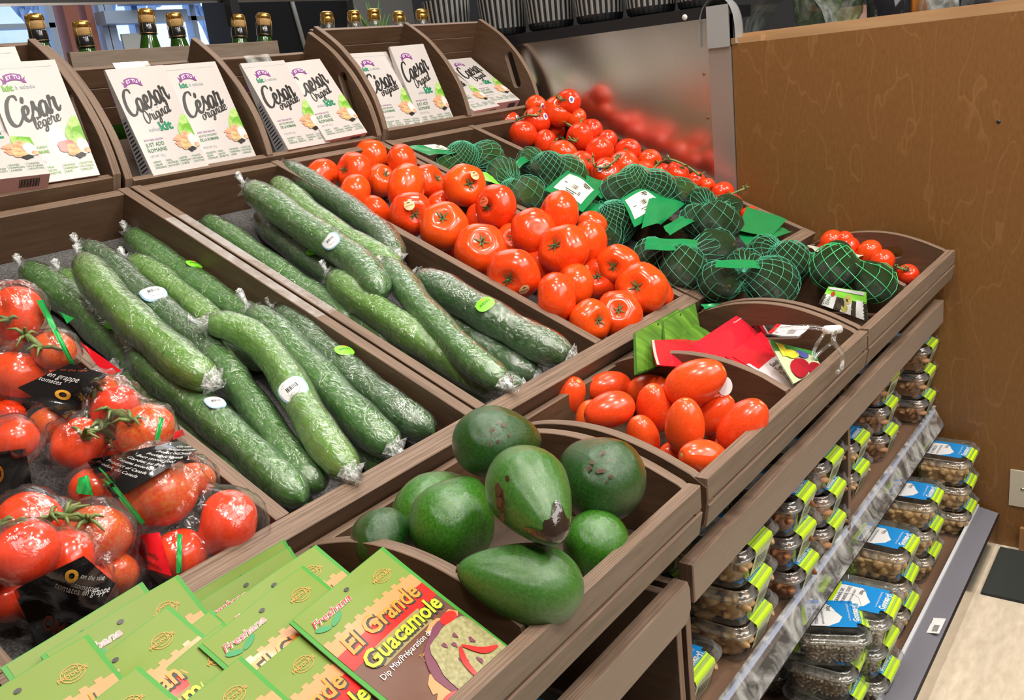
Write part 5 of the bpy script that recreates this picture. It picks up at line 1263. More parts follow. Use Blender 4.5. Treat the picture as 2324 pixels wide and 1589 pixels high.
# clear plastic merchandising clip with its white price card
CLR = film('clear_hook_plastic', (.95, .96, .95), .06, .04, 40, .3, gloss=2.2)
t = empty('clip_strip', onY(1890, 770, -.30), label='clear plastic hook hanging over the front slat with a white capped arm and price card', category='hook')
o0 = np.array(t.location)
def yp(x, y, Y): return onY(x, y, Y)-o0
b = MB(); b.tube(cat_rom([yp(1760, 750, -.24), yp(1830, 742, -.27), (yp(1885, 750, -.3))], 6), .004, 8); b.tube(cat_rom([yp(1868, 760, -.3), yp(1850, 790, -.31), yp(1845, 815, -.315), yp(1860, 800, -.32), yp(1885, 780, -.325)], 6), .0028, 8)
b.tube(cat_rom([yp(1895, 755, -.315), yp(1892, 775, -.325), yp(1912, 805, -.33), yp(1910, 835, -.332), yp(1900, 845, -.333)], 6), .0038, 8); b.build('hook', CLR, t)
b = MB(); b.tube([yp(1874, 749, -.30), yp(1905, 747, -.31)], .0065, 12); b.build('white_cap', mat('white_plastic_cap', (.8, .8, .8), .3), t)
o = psheet('price_card', [(1762, 736), (1838, 741), (1812, 765), (1742, 757)], [-.22, -.25, -.26, -.235], [ink('packet_white', (.72, .66, .68)), TEXTK, REDI], parent=t, bend=.001,
       deco=lambda b, S: (q4(b, S, 0, .0, .14, 1, 2, .0006), [q4(b, S, .55+.025*i, .5, .56+.025*i, .85, 1, .0006, 1) for i in range(9)], put_text(b, 'DIP TOMATE', .2, .45, .2, lambda x, y, l: S(x, 1-y-.15, .0008), 1, fit=.4)))
# ================================================================ SALAD KIT BOXES
GLY = {  # pen strokes on a unit em, advance
 'C': ([[(.78, .8), (.74, .97), (.52, 1.0), (.25, .8), (.08, .4), (.12, .08), (.34, -.03), (.6, .1), (.8, .32)]], .72),
 'O': ([[(.55, .95), (.3, .9), (.1, .55), (.1, .15), (.3, -.02), (.55, .2), (.62, .6), (.5, .95), (.35, 1.0)]], .7),
 'o': ([[(.3, .5), (.12, .42), (.06, .15), (.2, 0), (.38, .12), (.4, .38), (.28, .5), (.5, .42)]], .48),
 'a': ([[(.45, .4), (.32, .52), (.12, .38), (.07, .1), (.2, -.01), (.36, .14), (.47, .5)], [(.47, .5), (.44, .14), (.52, 0), (.66, .12)]], .58),
 'e': ([[(.03, .2), (.28, .26), (.37, .42), (.26, .52), (.12, .4), (.07, .14), (.2, -.01), (.36, .04), (.5, .2)]], .45),
 's': ([[(0, .08), (.2, .42), (.27, .58), (.27, .4), (.4, .2), (.3, 0), (.1, .02)], [(.4, .1), (.5, .18)]], .44),
 'r': ([[(.0, .1), (.1, .45), (.14, .6), (.2, .5), (.36, .48), (.32, .2), (.4, 0), (.58, .16)]], .5),
 'i': ([[(.06, .5), (.05, .12), (.14, 0), (.28, .14)], [(.12, .72), (.15, .75)]], .24),
 'g': ([[(.42, .4), (.3, .52), (.12, .38), (.1, .12), (.22, .03), (.38, .2), (.44, .5)], [(.44, .5), (.4, -.1), (.25, -.42), (.1, -.32), (.25, -.1), (.55, .12)]], .5),
 'n': ([[(.08, .5), (.06, 0)], [(.06, .15), (.2, .45), (.32, .5), (.33, .2), (.36, .02), (.52, .14)]], .48),
 'l': ([[(.04, .12), (.22, .6), (.26, .9), (.16, .98), (.08, .7), (.06, .15), (.14, 0), (.28, .14)]], .24),
}
GLY['é'] = (GLY['e'][0]+[[(.22, .66), (.36, .86)]], .45); GLY['è'] = (GLY['e'][0]+[[(.34, .64), (.2, .86)]], .45)
def script(b, s, x, y, size, S, mi, ang=0, w=.05, fit=None, lift=.0006, slant=.22):
    adv = sum(GLY[c][1] for c in s)*size; kx = 1 if fit is None else fit/adv; cx = 0; ca, sa = math.cos(ang), math.sin(ang)
    for c in s:
        strokes, ad = GLY[c]
        for st in strokes:
            p = cat_rom([(q[0], q[1], 0) for q in st], 7); v = []; n = len(p)
            for i in range(n):
                t = p[min(i+1, n-1)]-p[max(i-1, 0)]; t = t/(np.linalg.norm(t)+1e-9); e = math.sin(math.pi*min(1, (i+1.2)/(n+1)))**.4
                ww = w*(.45+.75*abs(t[1]))*e
                for sg in (1, -1):
                    q = p[i]+np.array([-t[1], t[0], 0])*ww*sg*.5; qx = (q[0]+cx+q[1]*slant)*size*kx; qy = q[1]*size
                    v.append(S(x+qx*ca-qy*sa, y+qx*sa+qy*ca, lift))
            b.add(v, [(2*i, 2*i+1, 2*i+3, 2*i+2) for i in range(n-1)], mi)
        cx += ad
CARD = mat('white_carton', (.53, .495, .475), .33, coat=.15); CARDS = mat('grey_print_panel', (.36, .36, .39), .45)
BM_ = [CARD, CARDS, ink('purple', (.2, .03, .22)), TEXTK, ink('kit_green', (.0, .2, .09)), ink('text_green', (.03, .17, .06)), ink('grey', (.35, .38, .42)), mat('lettuce_green_print', (.2, .42, .05), .4, var=(.5, .68, .25), vscale=90), mat('shrimp_print', (.75, .2, .1), .4, var=(.85, .45, .28), vscale=150),
       mat('cream_nut_print', (.7, .52, .25), .4, var=(.35, .2, .1), vscale=160), ink('garlic', (.75, .62, .6)), ink('white_ink', (.75, .75, .73)), ink('light_green', (.14, .38, .03)), ink('chili_red', (.72, .02, .015)), ink('pale_pink', (.6, .3, .28))]
BWd, BHt = .113, .193
def kit_box(kind):
    b = MB(); W, H = BWd, BHt; D = .036
    def S(x, y, l=0):
        u = y/H; return np.array((x, y, l+.003*math.sin(math.pi*u)*math.sin(math.pi*x/W)))
    n = 8
    b.grid([[S(W*i/n, H*j/12) for i in range(n+1)] for j in range(13)])
    # sides, bottom, back (wedge: thin at the top)
    def bk(x, y): return (x, y, -D*(1-.85*y/H))
    b.add([(0, 0, 0), (0, H, 0), bk(0, H), bk(0, 0)], [(0, 1, 2, 3)], 0); b.add([(W, 0, 0), bk(W, 0), bk(W, H), (W, H, 0)], [(0, 1, 2, 3)], 0)
    b.add([(0, 0, 0), bk(0, 0), bk(W, 0), (W, 0, 0)], [(0, 1, 2, 3)], 14); b.add([bk(0, 0), bk(0, H), bk(W, H), bk(W, 0)], [(0, 1, 2, 3)], 0); b.add([(0, H, 0), (W, H, 0), bk(W, H), bk(0, H)], [(0, 1, 2, 3)], 0)
    # grey nutrition panel on the left side
    b.add([(-.0004, .01, -.004), (-.0004, .11, -.003), (-.0004, .11, -D*(1-.85*.11/H)+.003), (-.0004, .01, -D*.92)], [(0, 1, 2, 3)], 1)
    for i in range(14):
        y = .016+i*.0065; b.add([(-.0008, y, -.006), (-.0008, y+.002, -.006), (-.0008, y+.002, -D*(1-.85*y/H)*.8), (-.0008, y, -D*(1-.85*y/H)*.8)], [(0, 1, 2, 3)], 3)
    put_text(b, 'CAESAR', .06, -.018, .009, lambda x, y, l: (-.001, x+.075, y), 2, ang=0, fit=.022)
    # barcode on the bottom
    for i in range(14):
        x = W*.62+i*.0021; b.add([(x, -.0005, -.006), (x+.001*(1+i % 2*.6), -.0005, -.006), (x+.001*(1+i % 2*.6), -.0005, -.024), (x, -.0005, -.024)], [(0, 1, 2, 3)], 3)
    fr = kind != 'caesar'
    # flap line
    b.add([S(.002, .182, .0005), S(W-.01, .183, .0005), S(W-.01, .1835, .0005), S(.002, .1825, .0005)], [(0, 1, 2, 3)], 6) if fr else None
    # banner
    cx, cy = .037, .1665
    pts = [(-.015, -.004), (-.010, -.0035), (-.010, .003), (-.005, .0045), (0, .005), (.005, .0045), (.010, .003), (.010, -.0035), (.015, -.004)]
    top = [S(cx-.0135+.027*i/10, cy+.005+.003*math.sin(math.pi*i/10), .0009) for i in range(11)]; bot = [S(cx-.0135+.027*i/10, cy-.006+.003*math.sin(math.pi*i/10), .0009) for i in range(11)]
    b.add(top+bot, [(i, i+1, 12+i, 11+i) for i in range(10)], 2)
    for sg in (-1, 1): b.add([S(cx+sg*.012, cy-.003, .0007), S(cx+sg*.019, cy+.002, .0007), S(cx+sg*.0165, cy-.003, .0007), S(cx+sg*.018, cy-.0085, .0007), S(cx+sg*.012, cy-.0075, .0007)], [(0, 1, 2, 3, 4)], 2)
    put_text(b, 'ET TU', cx, cy-.0032, .0085, S, 11, align='C', fit=.021, bold=.03, lift=.0013, arch=.0028)
    k = 12 if kind == 'legere' else 4
    if fr:
        put_text(b, 'kit', .016, .1475, .013, S, k, bold=.04, fit=.016, lift=.0008); put_text(b, 'à salade', .035, .149, .009, S, 6, fit=.030, lift=.0008)
        script(b, 'César', .008, .091, .042, S, 3, ang=.24, w=.17, fit=.086)
        script(b, 'légère' if kind == 'legere' else 'originale', .042 if kind == 'legere' else .034, .083 if kind == 'legere' else .083, .019, S, 3, ang=.26, w=.14, fit=.045 if kind == 'legere' else .062)
        t_ = (('' if kind == 'legere' else 'AVEC VRAI BACON'), 'AJOUTEZ SIMPLEMENT', 'DE LA ROMAINE', 'POIDS NET 132 g')
        cols = (('VINAIGRETTE', 'CÉSAR', 'CRÉMEUSE'), ('VRAI', 'BACON', 'ÉMIETTÉ'), ('FROMAGE', 'PARMESAN', 'RÂPÉ'), ('CROÛTONS', 'MULTIGRAINS', 'GRILLÉS'))
    else:
        script(b, 'Caesar', .008, .107, .042, S, 3, ang=.27, w=.17, fit=.092); script(b, 'Original', .030, .090, .022, S, 3, ang=.3, w=.13, fit=.060)
        put_text(b, 'salad', .028, .076, .010, S, 6, fit=.022, lift=.0008); put_text(b, 'kit', .050, .075, .022, S, 4, bold=.04, fit=.026, lift=.0008, ang=.06)
        t_ = ('WITH REAL BACON', 'JUST ADD', 'ROMAINE', 'NET WT 132 g')
        cols = (('CREAMY', 'CAESAR', 'DRESSING'), ('REAL', 'CRUMBLED', 'BACON BITS'), ('GRATED', 'PARMESAN', 'CHEESE'), ('TOASTED', 'MULTIGRAIN', 'CROUTONS'))
    g5 = 12 if kind == 'legere' else 5
    if t_[0]: put_text(b, t_[0], .010, .060, .005, S, 2, fit=.036, lift=.0008)
    if fr: put_text(b, t_[1], .010, .053, .0055, S, g5, fit=.038, lift=.0008); put_text(b, t_[2], .010, .045, .0075, S, g5, fit=.038, bold=.01, lift=.0008)
    else: put_text(b, t_[1], .010, .050, .010, S, 5, fit=.035, lift=.0008); put_text(b, t_[2], .010, .040, .010, S, 5, fit=.036, lift=.0008)
    put_text(b, t_[3], .010, .031, .006, S, 6, fit=.028, lift=.0008)
    for i, c in enumerate(cols):
        for j, s_ in enumerate(c): put_text(b, s_, .010+.026*i, .021-.005*j, .0048, S, g5, fit=min(.021, .0026*len(s_)), lift=.0008)
        if i: x = .008+.026*i; b.add([S(x, .009, .0006), S(x+.0004, .009, .0006), S(x+.0004, .025, .0006), S(x, .025, .0006)], [(0, 1, 2, 3)], 6)
    def blob(cx, cy, rx, ry, mi, l, a0=0, wob=.08):
        m_ = 18; v = [S(cx, cy, l)]
        for j in range(m_):
            a = 2*math.pi*j/m_; k_ = 1+wob*math.sin(4*a+cx*700); x = rx*k_*math.cos(a); y = ry*k_*math.sin(a)
            v.append(S(min(W-.0005, cx+x*math.cos(a0)-y*math.sin(a0)), cy+x*math.sin(a0)+y*math.cos(a0), l))
        b.add(v, [(0, 1+j, 1+(j+1) % m_) for j in range(m_)], mi)
    blob(.098, .078, .011, .024, 7, .0008, -.55); blob(.104, .066, .012, .018, 12, .0009, -.2); blob(.098, .062, .010, .012, 7, .0010, -.4)
    if kind == 'legere': blob(.078, .052, .015, .010, 13, .0012, 0, .1)
    else: blob(.076, .058, .011, .005, 8, .0012, .3, .2); blob(.076, .046, .010, .005, 8, .0012, -.2, .2); blob(.092, .060, .010, .008, 8, .0013, .2, .2)
    blob(.088, .045, .013, .011, 9, .0014, 0, .12); blob(.104, .050, .010, .013, 10, .0016, .2, .05); blob(.094, .035, .008, .004, 3, .0015, .1, .2); blob(.108, .042, .006, .004, 8, .0018)
    return b.mesh('carton', BM_)
KB = {k: kit_box(k) for k in ('caesar', 'cesar', 'legere')}
def box_at(kind, bl, Y, yaw, th, roll, label):
    u = np.array([1, 0, 0.]); v = np.array([0, math.sin(th), math.cos(th)]); c, s_ = math.cos(roll), math.sin(roll); u, v = c*u+s_*v, -s_*u+c*v
    Z = np.array([[math.cos(yaw), -math.sin(yaw), 0], [math.sin(yaw), math.cos(yaw), 0], [0, 0, 1]]); u, v = Z@u, Z@v; n = np.cross(u, v); P = onY(bl[0], bl[1], Y)
    t = inst('salad_kit_box', KB[kind], None, Matrix(((u[0], v[0], n[0], P[0]), (u[1], v[1], n[1], P[1]), (u[2], v[2], n[2], P[2]), (0, 0, 0, 1))))
    setp(t, label, 'box', 'salad kit boxes')
box_at('legere', (66, 421), .70, -.04, .32, -.01, 'white salad kit box reading César légère in the left back crate')
box_at('caesar', (-72, 415), .685, -.1, .75, -.05, 'white salad kit box cut by the left edge, barcode on its bottom')
box_at('cesar', (-30, 400), .72, -.05, .30, -.0, 'white salad kit box behind the légère one, only its grey side showing')
box_at('caesar', (349, 400), .70, .014, .368, .012, 'salad kit box reading Caesar Original, first at the left of the middle crate')
box_at('cesar', (468, 377), .712, -.004, .366, .002, 'white salad kit box reading César originale right beside the Caesar Original one')
box_at('cesar', (655, 340), .70, .041, .50, .002, 'white salad kit box reading César originale in the right half of the middle crate')
box_at('caesar', (741, 319), .70, -.05, .60, .03, 'white salad kit box slid low in the middle crate, bottom side showing')
box_at('cesar', (880, 300), .70, -.03, .48, -.02, 'salad kit box at the left of the right back crate, partly behind its side')
box_at('caesar', (960, 290), .70, -.009, .348, .012, 'white salad kit box standing tallest in the right back crate, Caesar Original')
box_at('cesar', (1076, 252), .70, .04, .95, .03, 'white salad kit box tipped far back beside the hand slot crate end')
box_at('caesar', (1118, 236), .735, -.03, .90, .0, 'white salad kit box under the tipped one, green kit at its edge')
TAGC = film('clear_tag_holder_film', haze=.25, rough=.15, bscale=30, bump=.1)
for (a, lab) in (((255, 335, 143, 138), 'clear tag holder on the slats above the Caesar Original box'), ((552, 608, 127, 122), 'clear tag holder on the slats above the César originale box')):
    P0 = onY(a[0], a[2], .84); P1 = onY(a[1], a[3], .84); b = MB()
    b.add([P0, P1, P1+np.array([0, -.01, -.016]), P0+np.array([0, -.01, -.016])], [(0, 1, 2, 3)]); b.build('tag_holder', TAGC, label=lab, category='tag holder', group='clear tag holders')

# ================================================================ BOTTLES
BG = mat('green_bottle_glass', (.02, .085, .005), .06, coat=.8); bg_ = BG.node_tree.nodes['Principled BSDF']; bg_.inputs['Transmission Weight'].default_value = .35
BFOIL = mat('black_bottle_foil', (.01, .01, .012), .2, coat=.5); GOLD = mat('gold_cap_foil', (.75, .42, .1), .22, .9); CORK = mat('cork', (.45, .27, .1), .7, var=(.3, .17, .06), vscale=200); CLRG = film('clear_bottle_glass', (.9, .92, .9), .08, .05, 30, .3, gloss=2.0)
def bottle(px, py, Y, dark, lab, tilt=0):
    P = onY(px, py, Y); rc = .0155
    t = empty('sparkling_bottle', P-np.array([.30*math.sin(tilt), 0, .30*math.cos(tilt)]), label=lab, category='bottle', group='corked bottles behind the back crates')
    t.rotation_euler = (0, tilt, 0)
    b = MB(); b.lathe([(.04, 0), (.042, .01), (.042, .15), (.036, .19), (.022, .235), (.0155, .262), (.0145, .270)], 20); b.build('glass', BG if dark else CLRG, t)
    b = MB(); b.lathe([(.0148, .262), (.0158, .266), (.0168, .272), (.0168, .279), (.0155, .284), (.015, .288)], 18); b.build('neck_ring', BFOIL if dark else CLRG, t)
    b = MB(); b.lathe([(.0135, .286), (.0155, .291), (.0165, .298), (.0162, .306)], 18); b.build('cork', CORK if dark else GOLD, t)
    b = MB(); b.lathe([(.0166, .303), (.0168, .309), (.0155, .3135), (.012, .316), (.0115, .3145), (0, .3155)], 20); b.build('gold_cap', GOLD, t)
    b = MB()
    for k in range(4):
        a = k*math.pi/2+.5; c, s_ = math.cos(a), math.sin(a); b.tube([(.0165*c, .0165*s_, .306), (.0185*c, .0185*s_, .295), (.019*c, .019*s_, .272), (.017*c, .017*s_, .268)], .0006, 5)
    n = 16; b.tube([(.0178*math.cos(2*math.pi*i/n), .0178*math.sin(2*math.pi*i/n), .268) for i in range(n+1)], .0007, 5); b.build('wire_cage', mat('brass_wire', (.5, .35, .12), .35, 1) if 'brass_wire' not in bpy.data.materials else bpy.data.materials['brass_wire'], t)
for i, (px, py, tl, lab) in enumerate(((80, 52, 0, 'leftmost dark green corked bottle'), (186, 67, 0, 'second dark green corked bottle, in front of the pink column'), (332, 39, .1, 'third dark green corked bottle, tallest of the pair before the window'), (396, 47, 0, 'fourth dark green corked bottle, right one of the window pair'),
                                      (540, 50, .12, 'dark green corked bottle half hidden by the black post'), (598, 47, .16, 'dark green corked bottle leaning just right of the black post'))):
    bottle(px, py, 1.03, True, lab+' behind the back crates', tl)
for px, py, lab in ((742, 42, 'first'), (803, 39, 'second'), (848, 35, 'third'), (905, 40, 'fourth'), (957, 35, 'fifth'), (1012, 32, 'sixth')):
    bottle(px, py, 1.09, False, lab+' from the left of the clear gold capped bottles behind the right crate', .12)
# bottles stand on a riser behind the crates
b = MB(); b.box((-.3, .985, 0), (1.2, 1.16, .99)); b.build('bottle_riser', DK, label='black riser carrying the corked bottles behind the crates', category='riser')

# ================================================================ RIBBED POTS ON THE LEDGE
RIBB = mat('black_ribbed_pot', (.012, .012, .015), .35); RIBW = mat('pale_rib_stripe', (.22, .215, .2), .5)
def pot_mesh(R1, R2, H, mats=None, ribs=26):
    b = MB(); rows = []
    n = ribs*4
    for (f, z) in ((0, 0), (.86, .0), (.97, .006), (1.0, .02), (1.0, .5), (1.0, 1.0), (.93, 1.0), (.93, .8)):
        zz = z*H if z >= .5 or z in (0, ) else z; row = []
        for j in range(n+1):
            a = 2*math.pi*j/n; R = (R1+(R2-R1)*zz/H)*f; rib = 1+.022*math.cos(ribs*a) if f > .95 else 1
            row.append((R*rib*math.cos(a), R*rib*math.sin(a), zz))
        rows.append(row)
    b.grid(rows[:4], 0); b.grid(rows[5:], 0)
    # body with alternating stripes
    v = []; f = []; mi = []
    m_ = 6
    for i in range(m_+1):
        z = .02+(H-.02)*i/m_
        for j in range(n):
            a = 2*math.pi*j/n; R = R1+(R2-R1)*z/H; rib = 1+.022*math.cos(ribs*a); v.append((R*rib*math.cos(a), R*rib*math.sin(a), z))
    base = len(b.v); b.v += v
    for i in range(m_):
        for j in range(n):
            b.f.append([base+i*n+j, base+i*n+(j+1) % n, base+(i+1)*n+(j+1) % n, base+(i+1)*n+j]); b.m.append(1 if (j % 4 in (0, 3)) else 0); b.sm.append(False); b.uv.append(None)
    return b.mesh('ribbed_pot', [RIBB, RIBW])
PM_ = pot_mesh(.058, .066, .12)
for k, (px, py, s_, lab) in enumerate(((1018, 60, 1.0, 'ribbed black and white pot farthest left, behind the gold capped bottles'), (1145, 74, 1.0, 'ribbed black and white pot second from the left on the ledge'), (1252, 62, 1.0, 'ribbed black and white pot in the middle of the ledge row'), (1362, 44, 1.0, 'ribbed black and white pot third from the right on the ledge'), (1478, 28, 1.0, 'ribbed black and white pot second from the right on the ledge'), (1590, 10, .9, 'ribbed black and white pot nearest the grey end cap'))):
    P = onX(px, py, 1.30); inst('ribbed_pot', PM_, None, Matrix.Translation((1.30, P[1], 1.2235)) @ Matrix.Scale(s_, 4), label=lab, category='pot', group='ribbed pots')
CONC = mat('beige_embossed_pot', (.5, .43, .37), .6, var=(.42, .36, .3), vscale=60)
b = MB(); b.lathe([(.0, 0), (.062, 0), (.075, .14), (.071, .14), (.065, .03), (0, .03)], 28)
P = onX(845, 20, 1.30)
inst('embossed_pot', b.mesh('embossed_pot', CONC), None, Matrix.Translation((1.30, P[1], 1.145)), label='beige embossed pot behind the gold capped bottles', category='pot')
LEAF = mat('plant_leaf', (.06, .16, .03), .5)
b = MB()
for i in range(26):
    a = rr.uniform(0, 6.28); r_ = rr.uniform(.01, .07); h_ = rr.uniform(.13, .24)
    b.tube([(0, 0, .1), (r_*.6*math.cos(a), r_*.6*math.sin(a), h_*.8), (r_*math.cos(a), r_*math.sin(a), h_)], [.002, .006, .001], 4)
inst('leafy_plant', b.mesh('leafy_plant', LEAF), None, Matrix.Translation((1.30, P[1], 1.15)), label='small leafy plant growing in the beige embossed pot', category='plant')
# small ledge supporting far pots
b = MB(); b.box((1.238, 1.605, 0), (1.5, 2.2, 1.1445)); b.build('back_counter', DK, label='black counter behind the steel panel carrying the beige pot', category='counter')

# dark shelves and goods behind, right of the rack
SHF = mat('charcoal_shelf_unit', (.03, .03, .033), .6)
b = MB(); b.box((3.2, .2, 0), (3.5, 2.9, 2.0)); b.build('dark_cabinet', SHF, label='charcoal cabinet standing behind the ribbed pots', category='cabinet')
b = MB(); b.box((2.27, 3.2, 0), (2.95, 3.5, 1.9)); b.build('dark_curtain_stand', BLACK, label='black covered stand in front of the far windows', category='stand')
b = MB(); b.tube([(2.66, 3.19, 1.2), (2.56, 3.19, 1.85)], .012, 8); b.build('grey_pole', GREY, label='slim grey pole leaning against the black covered stand', category='pole')

# ================================================================ THINGS ON THE COUNTER BEHIND THE PARTITION
b = MB(); b.box((1.29, -1.6, 0), (1.75, .1, 1.10)); b.build('rear_counter', DK, label='dark counter behind the brown partition', category='counter')
VG = film('green_tinted_glass', (.62, .72, .5), .08, .05, 30, .3, gloss=1.6)
def onc(px, X, z): P = onX(px, 30, X); return (X, P[1], z)
x_, y_, z_ = onc(1880, 1.42, 1.10)
t = empty('glass_vase', (x_, y_, z_), label='round green glass vase in a black saucer behind the partition', category='vase')
b = MB(); b.lathe([(0, .03), (.05, .032), (.075, .07), (.08, .12), (.06, .17), (.05, .19)], 24); b.build('glass', VG, t)
b = MB(); b.lathe([(0, 0), (.075, 0), (.09, .008), (.095, .05), (.09, .05), (.08, .012), (0, .01)], 24); b.build('saucer', BLACK, t)
b = MB()
for i in range(8): a = rr.uniform(0, 6.28); b.tube([(0, 0, .05), (.04*math.cos(a), .04*math.sin(a), .12), (.05*math.cos(a), .05*math.sin(a), .22)], [.004, .008, .002], 5)
b.build('moss_stems', LEAF, t)
x_, y_, z_ = onc(2018, 1.42, 1.10)
b = MB(); b.lathe([(0, 0), (.042, 0), (.046, .02), (.05, .2), (.046, .2)], 24); inst('black_pot', b.mesh('black_pot', mat('glossy_black_glaze', (.01, .01, .012), .08)), None, Matrix.Translation((x_, y_, z_)), label='tall glossy black pot behind the partition', category='pot')
x_, y_, z_ = onc(2075, 1.46, 1.10)
b = MB(); b.lathe([(0, 0), (.03, 0), (.03, .2), (0, .2)], 20); inst('amber_candle', b.mesh('amber_candle', mat('amber_wax', (.5, .18, .03), .3)), None, Matrix.Translation((x_, y_, z_)), label='amber brown candle between the black pot and the frosted vase', category='candle')
x_, y_, z_ = onc(2130, 1.44, 1.10)
b = MB(); b.lathe([(0, 0), (.045, 0), (.04, .08), (.05, .2)], 24); inst('frosted_vase', b.mesh('frosted_vase', film('frosted_glass', (.75, .72, .66), .3, .15, 20, .1)), None, Matrix.Translation((x_, y_, z_)), label='frosted glass vase behind the partition', category='vase')
x_, y_, z_ = onc(1945, 1.62, 1.10)
b = MB(); b.box((-.002, -.07, 0), (.002, .06, .09)); inst('photo_card', b.mesh('photo_card', mat('pinkish_photo_card', (.5, .3, .28), .5, var=(.25, .1, .06), vscale=22)), None, Matrix.Translation((x_, y_, z_)), label='pink and brown printed card leaning behind the vases', category='card')
x_, y_, z_ = onc(2265, 1.40, 1.10)
b = MB(); b.lathe([(0, 0), (.05, 0), (.055, .03), (.05, .09), (0, .1)], 24); inst('dark_bowl', b.mesh('dark_bowl', BLACK), None, Matrix.Translation((x_, y_, z_)), label='low dark bowl at the right end behind the partition', category='bowl')
x_, y_, z_ = onc(2207, 1.45, 1.10)
b = MB(); b.lathe([(0, 0), (.022, 0), (.024, .06), (.015, .1), (.015, .16)], 16); inst('blue_glass_bottle', b.mesh('blue_glass_bottle', film('blue_glass', (.55, .68, .75), .1, .05, 20, .2)), None, Matrix.Translation((x_, y_, z_)), label='small blue glass bottle beside the dark bowl', category='bottle')

# ================================================================ TUBS OF NUTS
TUBP = film('clear_tub_plastic', (.93, .94, .93), .045, .08, 22, .25, gloss=1.3)
TW, TD, THt = .128, .112, .056
def rrect(w, d, r, n=5):
    out = []
    for (sx, sy, a0) in ((1, 1, 0), (-1, 1, 90), (-1, -1, 180), (1, -1, 270)):
        for i in range(n+1): a = math.radians(a0+90*i/n); out.append((sx*(w/2-r)+r*math.cos(a), sy*(d/2-r)+r*math.sin(a)))
    return out
def tub_mesh(part):
    b = MB(); prof = [(.80, .74, 0), (.82, .77, .003), (.92, .90, .043), (1.0, 1.0, .0435), (1.0, 1.0, .0465), (.93, .92, .0475), (.90, .89, .055), (.86, .85, .056), (.84, .83, .0535), (.0, .0, .0535)]
    if part: prof = [(.93, .91, .0425), (.99, .99, .0425), (1.0, 1.0, .0435), (1.0, 1.0, .0465), (.965, .96, .0478), (.93, .92, .0475), (.905, .895, .054), (.885, .875, .0562), (.86, .85, .0562), (.84, .83, .0535), (.0, .0, .0535)]
    else: prof = prof[:3]+[(.925, .905, .0435)]
    rows = []
    for (fx, fy, z) in prof:
        p = rrect(TW*max(fx, .01), TD*max(fy, .01), .022*max(fx, .01)); rows.append([(q[0], q[1], z) for q in p+[p[0]]])
    b.grid(rows)
    if not part: p = rrect(TW*.80, TD*.74, .018); b.add([(q[0], q[1], 0) for q in p], [tuple(range(len(p)-1, -1, -1))])
    return b.mesh('tub', LIDP if part else TUBP)
LIDP = film('clear_lid_plastic', (.9, .92, .92), .07, .07, 30, .3, gloss=2.6)
TUB = tub_mesh(0); LID = tub_mesh(1)
LIMEL = mat('lime_label_strip', (.5, .75, .015), .35); BLUL = mat('blue_label', (.01, .24, .62), .35); WHL = mat('white_paper_label', (.74, .75, .76), .4); PALEL = mat('pale_lime_label_back', (.55, .6, .4), .4)
def label_mesh(top, sub, grams='225g'):
    b = MB(); z = .0562
    def S(x, y, l=0): return (x, y, z+l)
    y1 = -TD/2+.002
    b.add([S(-.034, -.030, .0), S(.030, -.030), S(.030, .038), S(-.034, .038)], [(0, 1, 2, 3)], 1)            # white area
    b.add([S(-.034, .034, .0004), S(.030, .034, .0004), S(.030, .040, .0004), S(-.034, .040, .0004)], [(0, 1, 2, 3)], 0)
    b.add([S(-.036, -.036, .0004), S(.033, -.036, .0004), S(.033, .010, .0004), S(.018, -.004, .0004), S(.004, -.010, .0004), S(-.010, -.018, .0004), S(-.024, -.012, .0004), S(-.036, .006, .0004)], [(0, 1, 2, 3, 4, 5, 6, 7)], 2)
    b.add([S(.024, -.01, .0005), S(.033, -.01, .0005), S(.033, .035, .0005), S(.024, .035, .0005)], [(0, 1, 2, 3)], 2)
    b.add([S(-.026, -.044, .0005), S(.026, -.044, .0005), S(.026, -.034, .0005), S(-.026, -.034, .0005)], [(0, 1, 2, 3)], 2)
    # lime strip folding over the front edge
    b.add([(-.027, -.042, z+.0008), (.027, -.042, z+.0008), (.027, y1, z-.006), (-.027, y1, z-.006)], [(0, 1, 2, 3)][0:1], 0)
    b.add([(-.027, y1, z-.006), (.027, y1, z-.006), (.027, y1-.0015, z-.012), (-.027, y1-.0015, z-.012)], [(0, 3, 2, 1)], 0)
    b.add([(-.027, y1-.0015, z-.012), (.027, y1-.0015, z-.012), (.024, -TD/2*.78, .006), (-.024, -TD/2*.78, .006)], [(0, 3, 2, 1)], 4)
    put_text(b, 'Goutez-y!', -.022, -.041, .0125, S, 1, fit=.044, bold=.035, lift=.0010); put_text(b, 'Les Aliments JOHNVINCE', -.020, -.029, .004, S, 1, fit=.044, lift=.0010)
    for i, s_ in enumerate(top): put_text(b, s_, -.030, .026-.0085*i, .0075, S, 3, fit=min(.05, .0042*len(s_)), lift=.0006)
    put_text(b, sub, -.030, .026-.0085*len(top), .0045, S, 3, fit=.045, lift=.0006); put_text(b, grams, .004, -.002, .0075, S, 3, lift=.0006)
    for i in range(6): b.add([(-.018+.006*i, -TD/2*.95-.0004, .036-.001*i), (-.015+.006*i, -TD/2*.95-.0004, .036-.001*i), (-.015+.006*i, -TD/2*.84-.001, .014), (-.018+.006*i, -TD/2*.84-.001, .014)], [(0, 1, 2, 3)], 3)
    return b.mesh('label', [LIMEL, WHL, BLUL, TEXTK, PALEL])
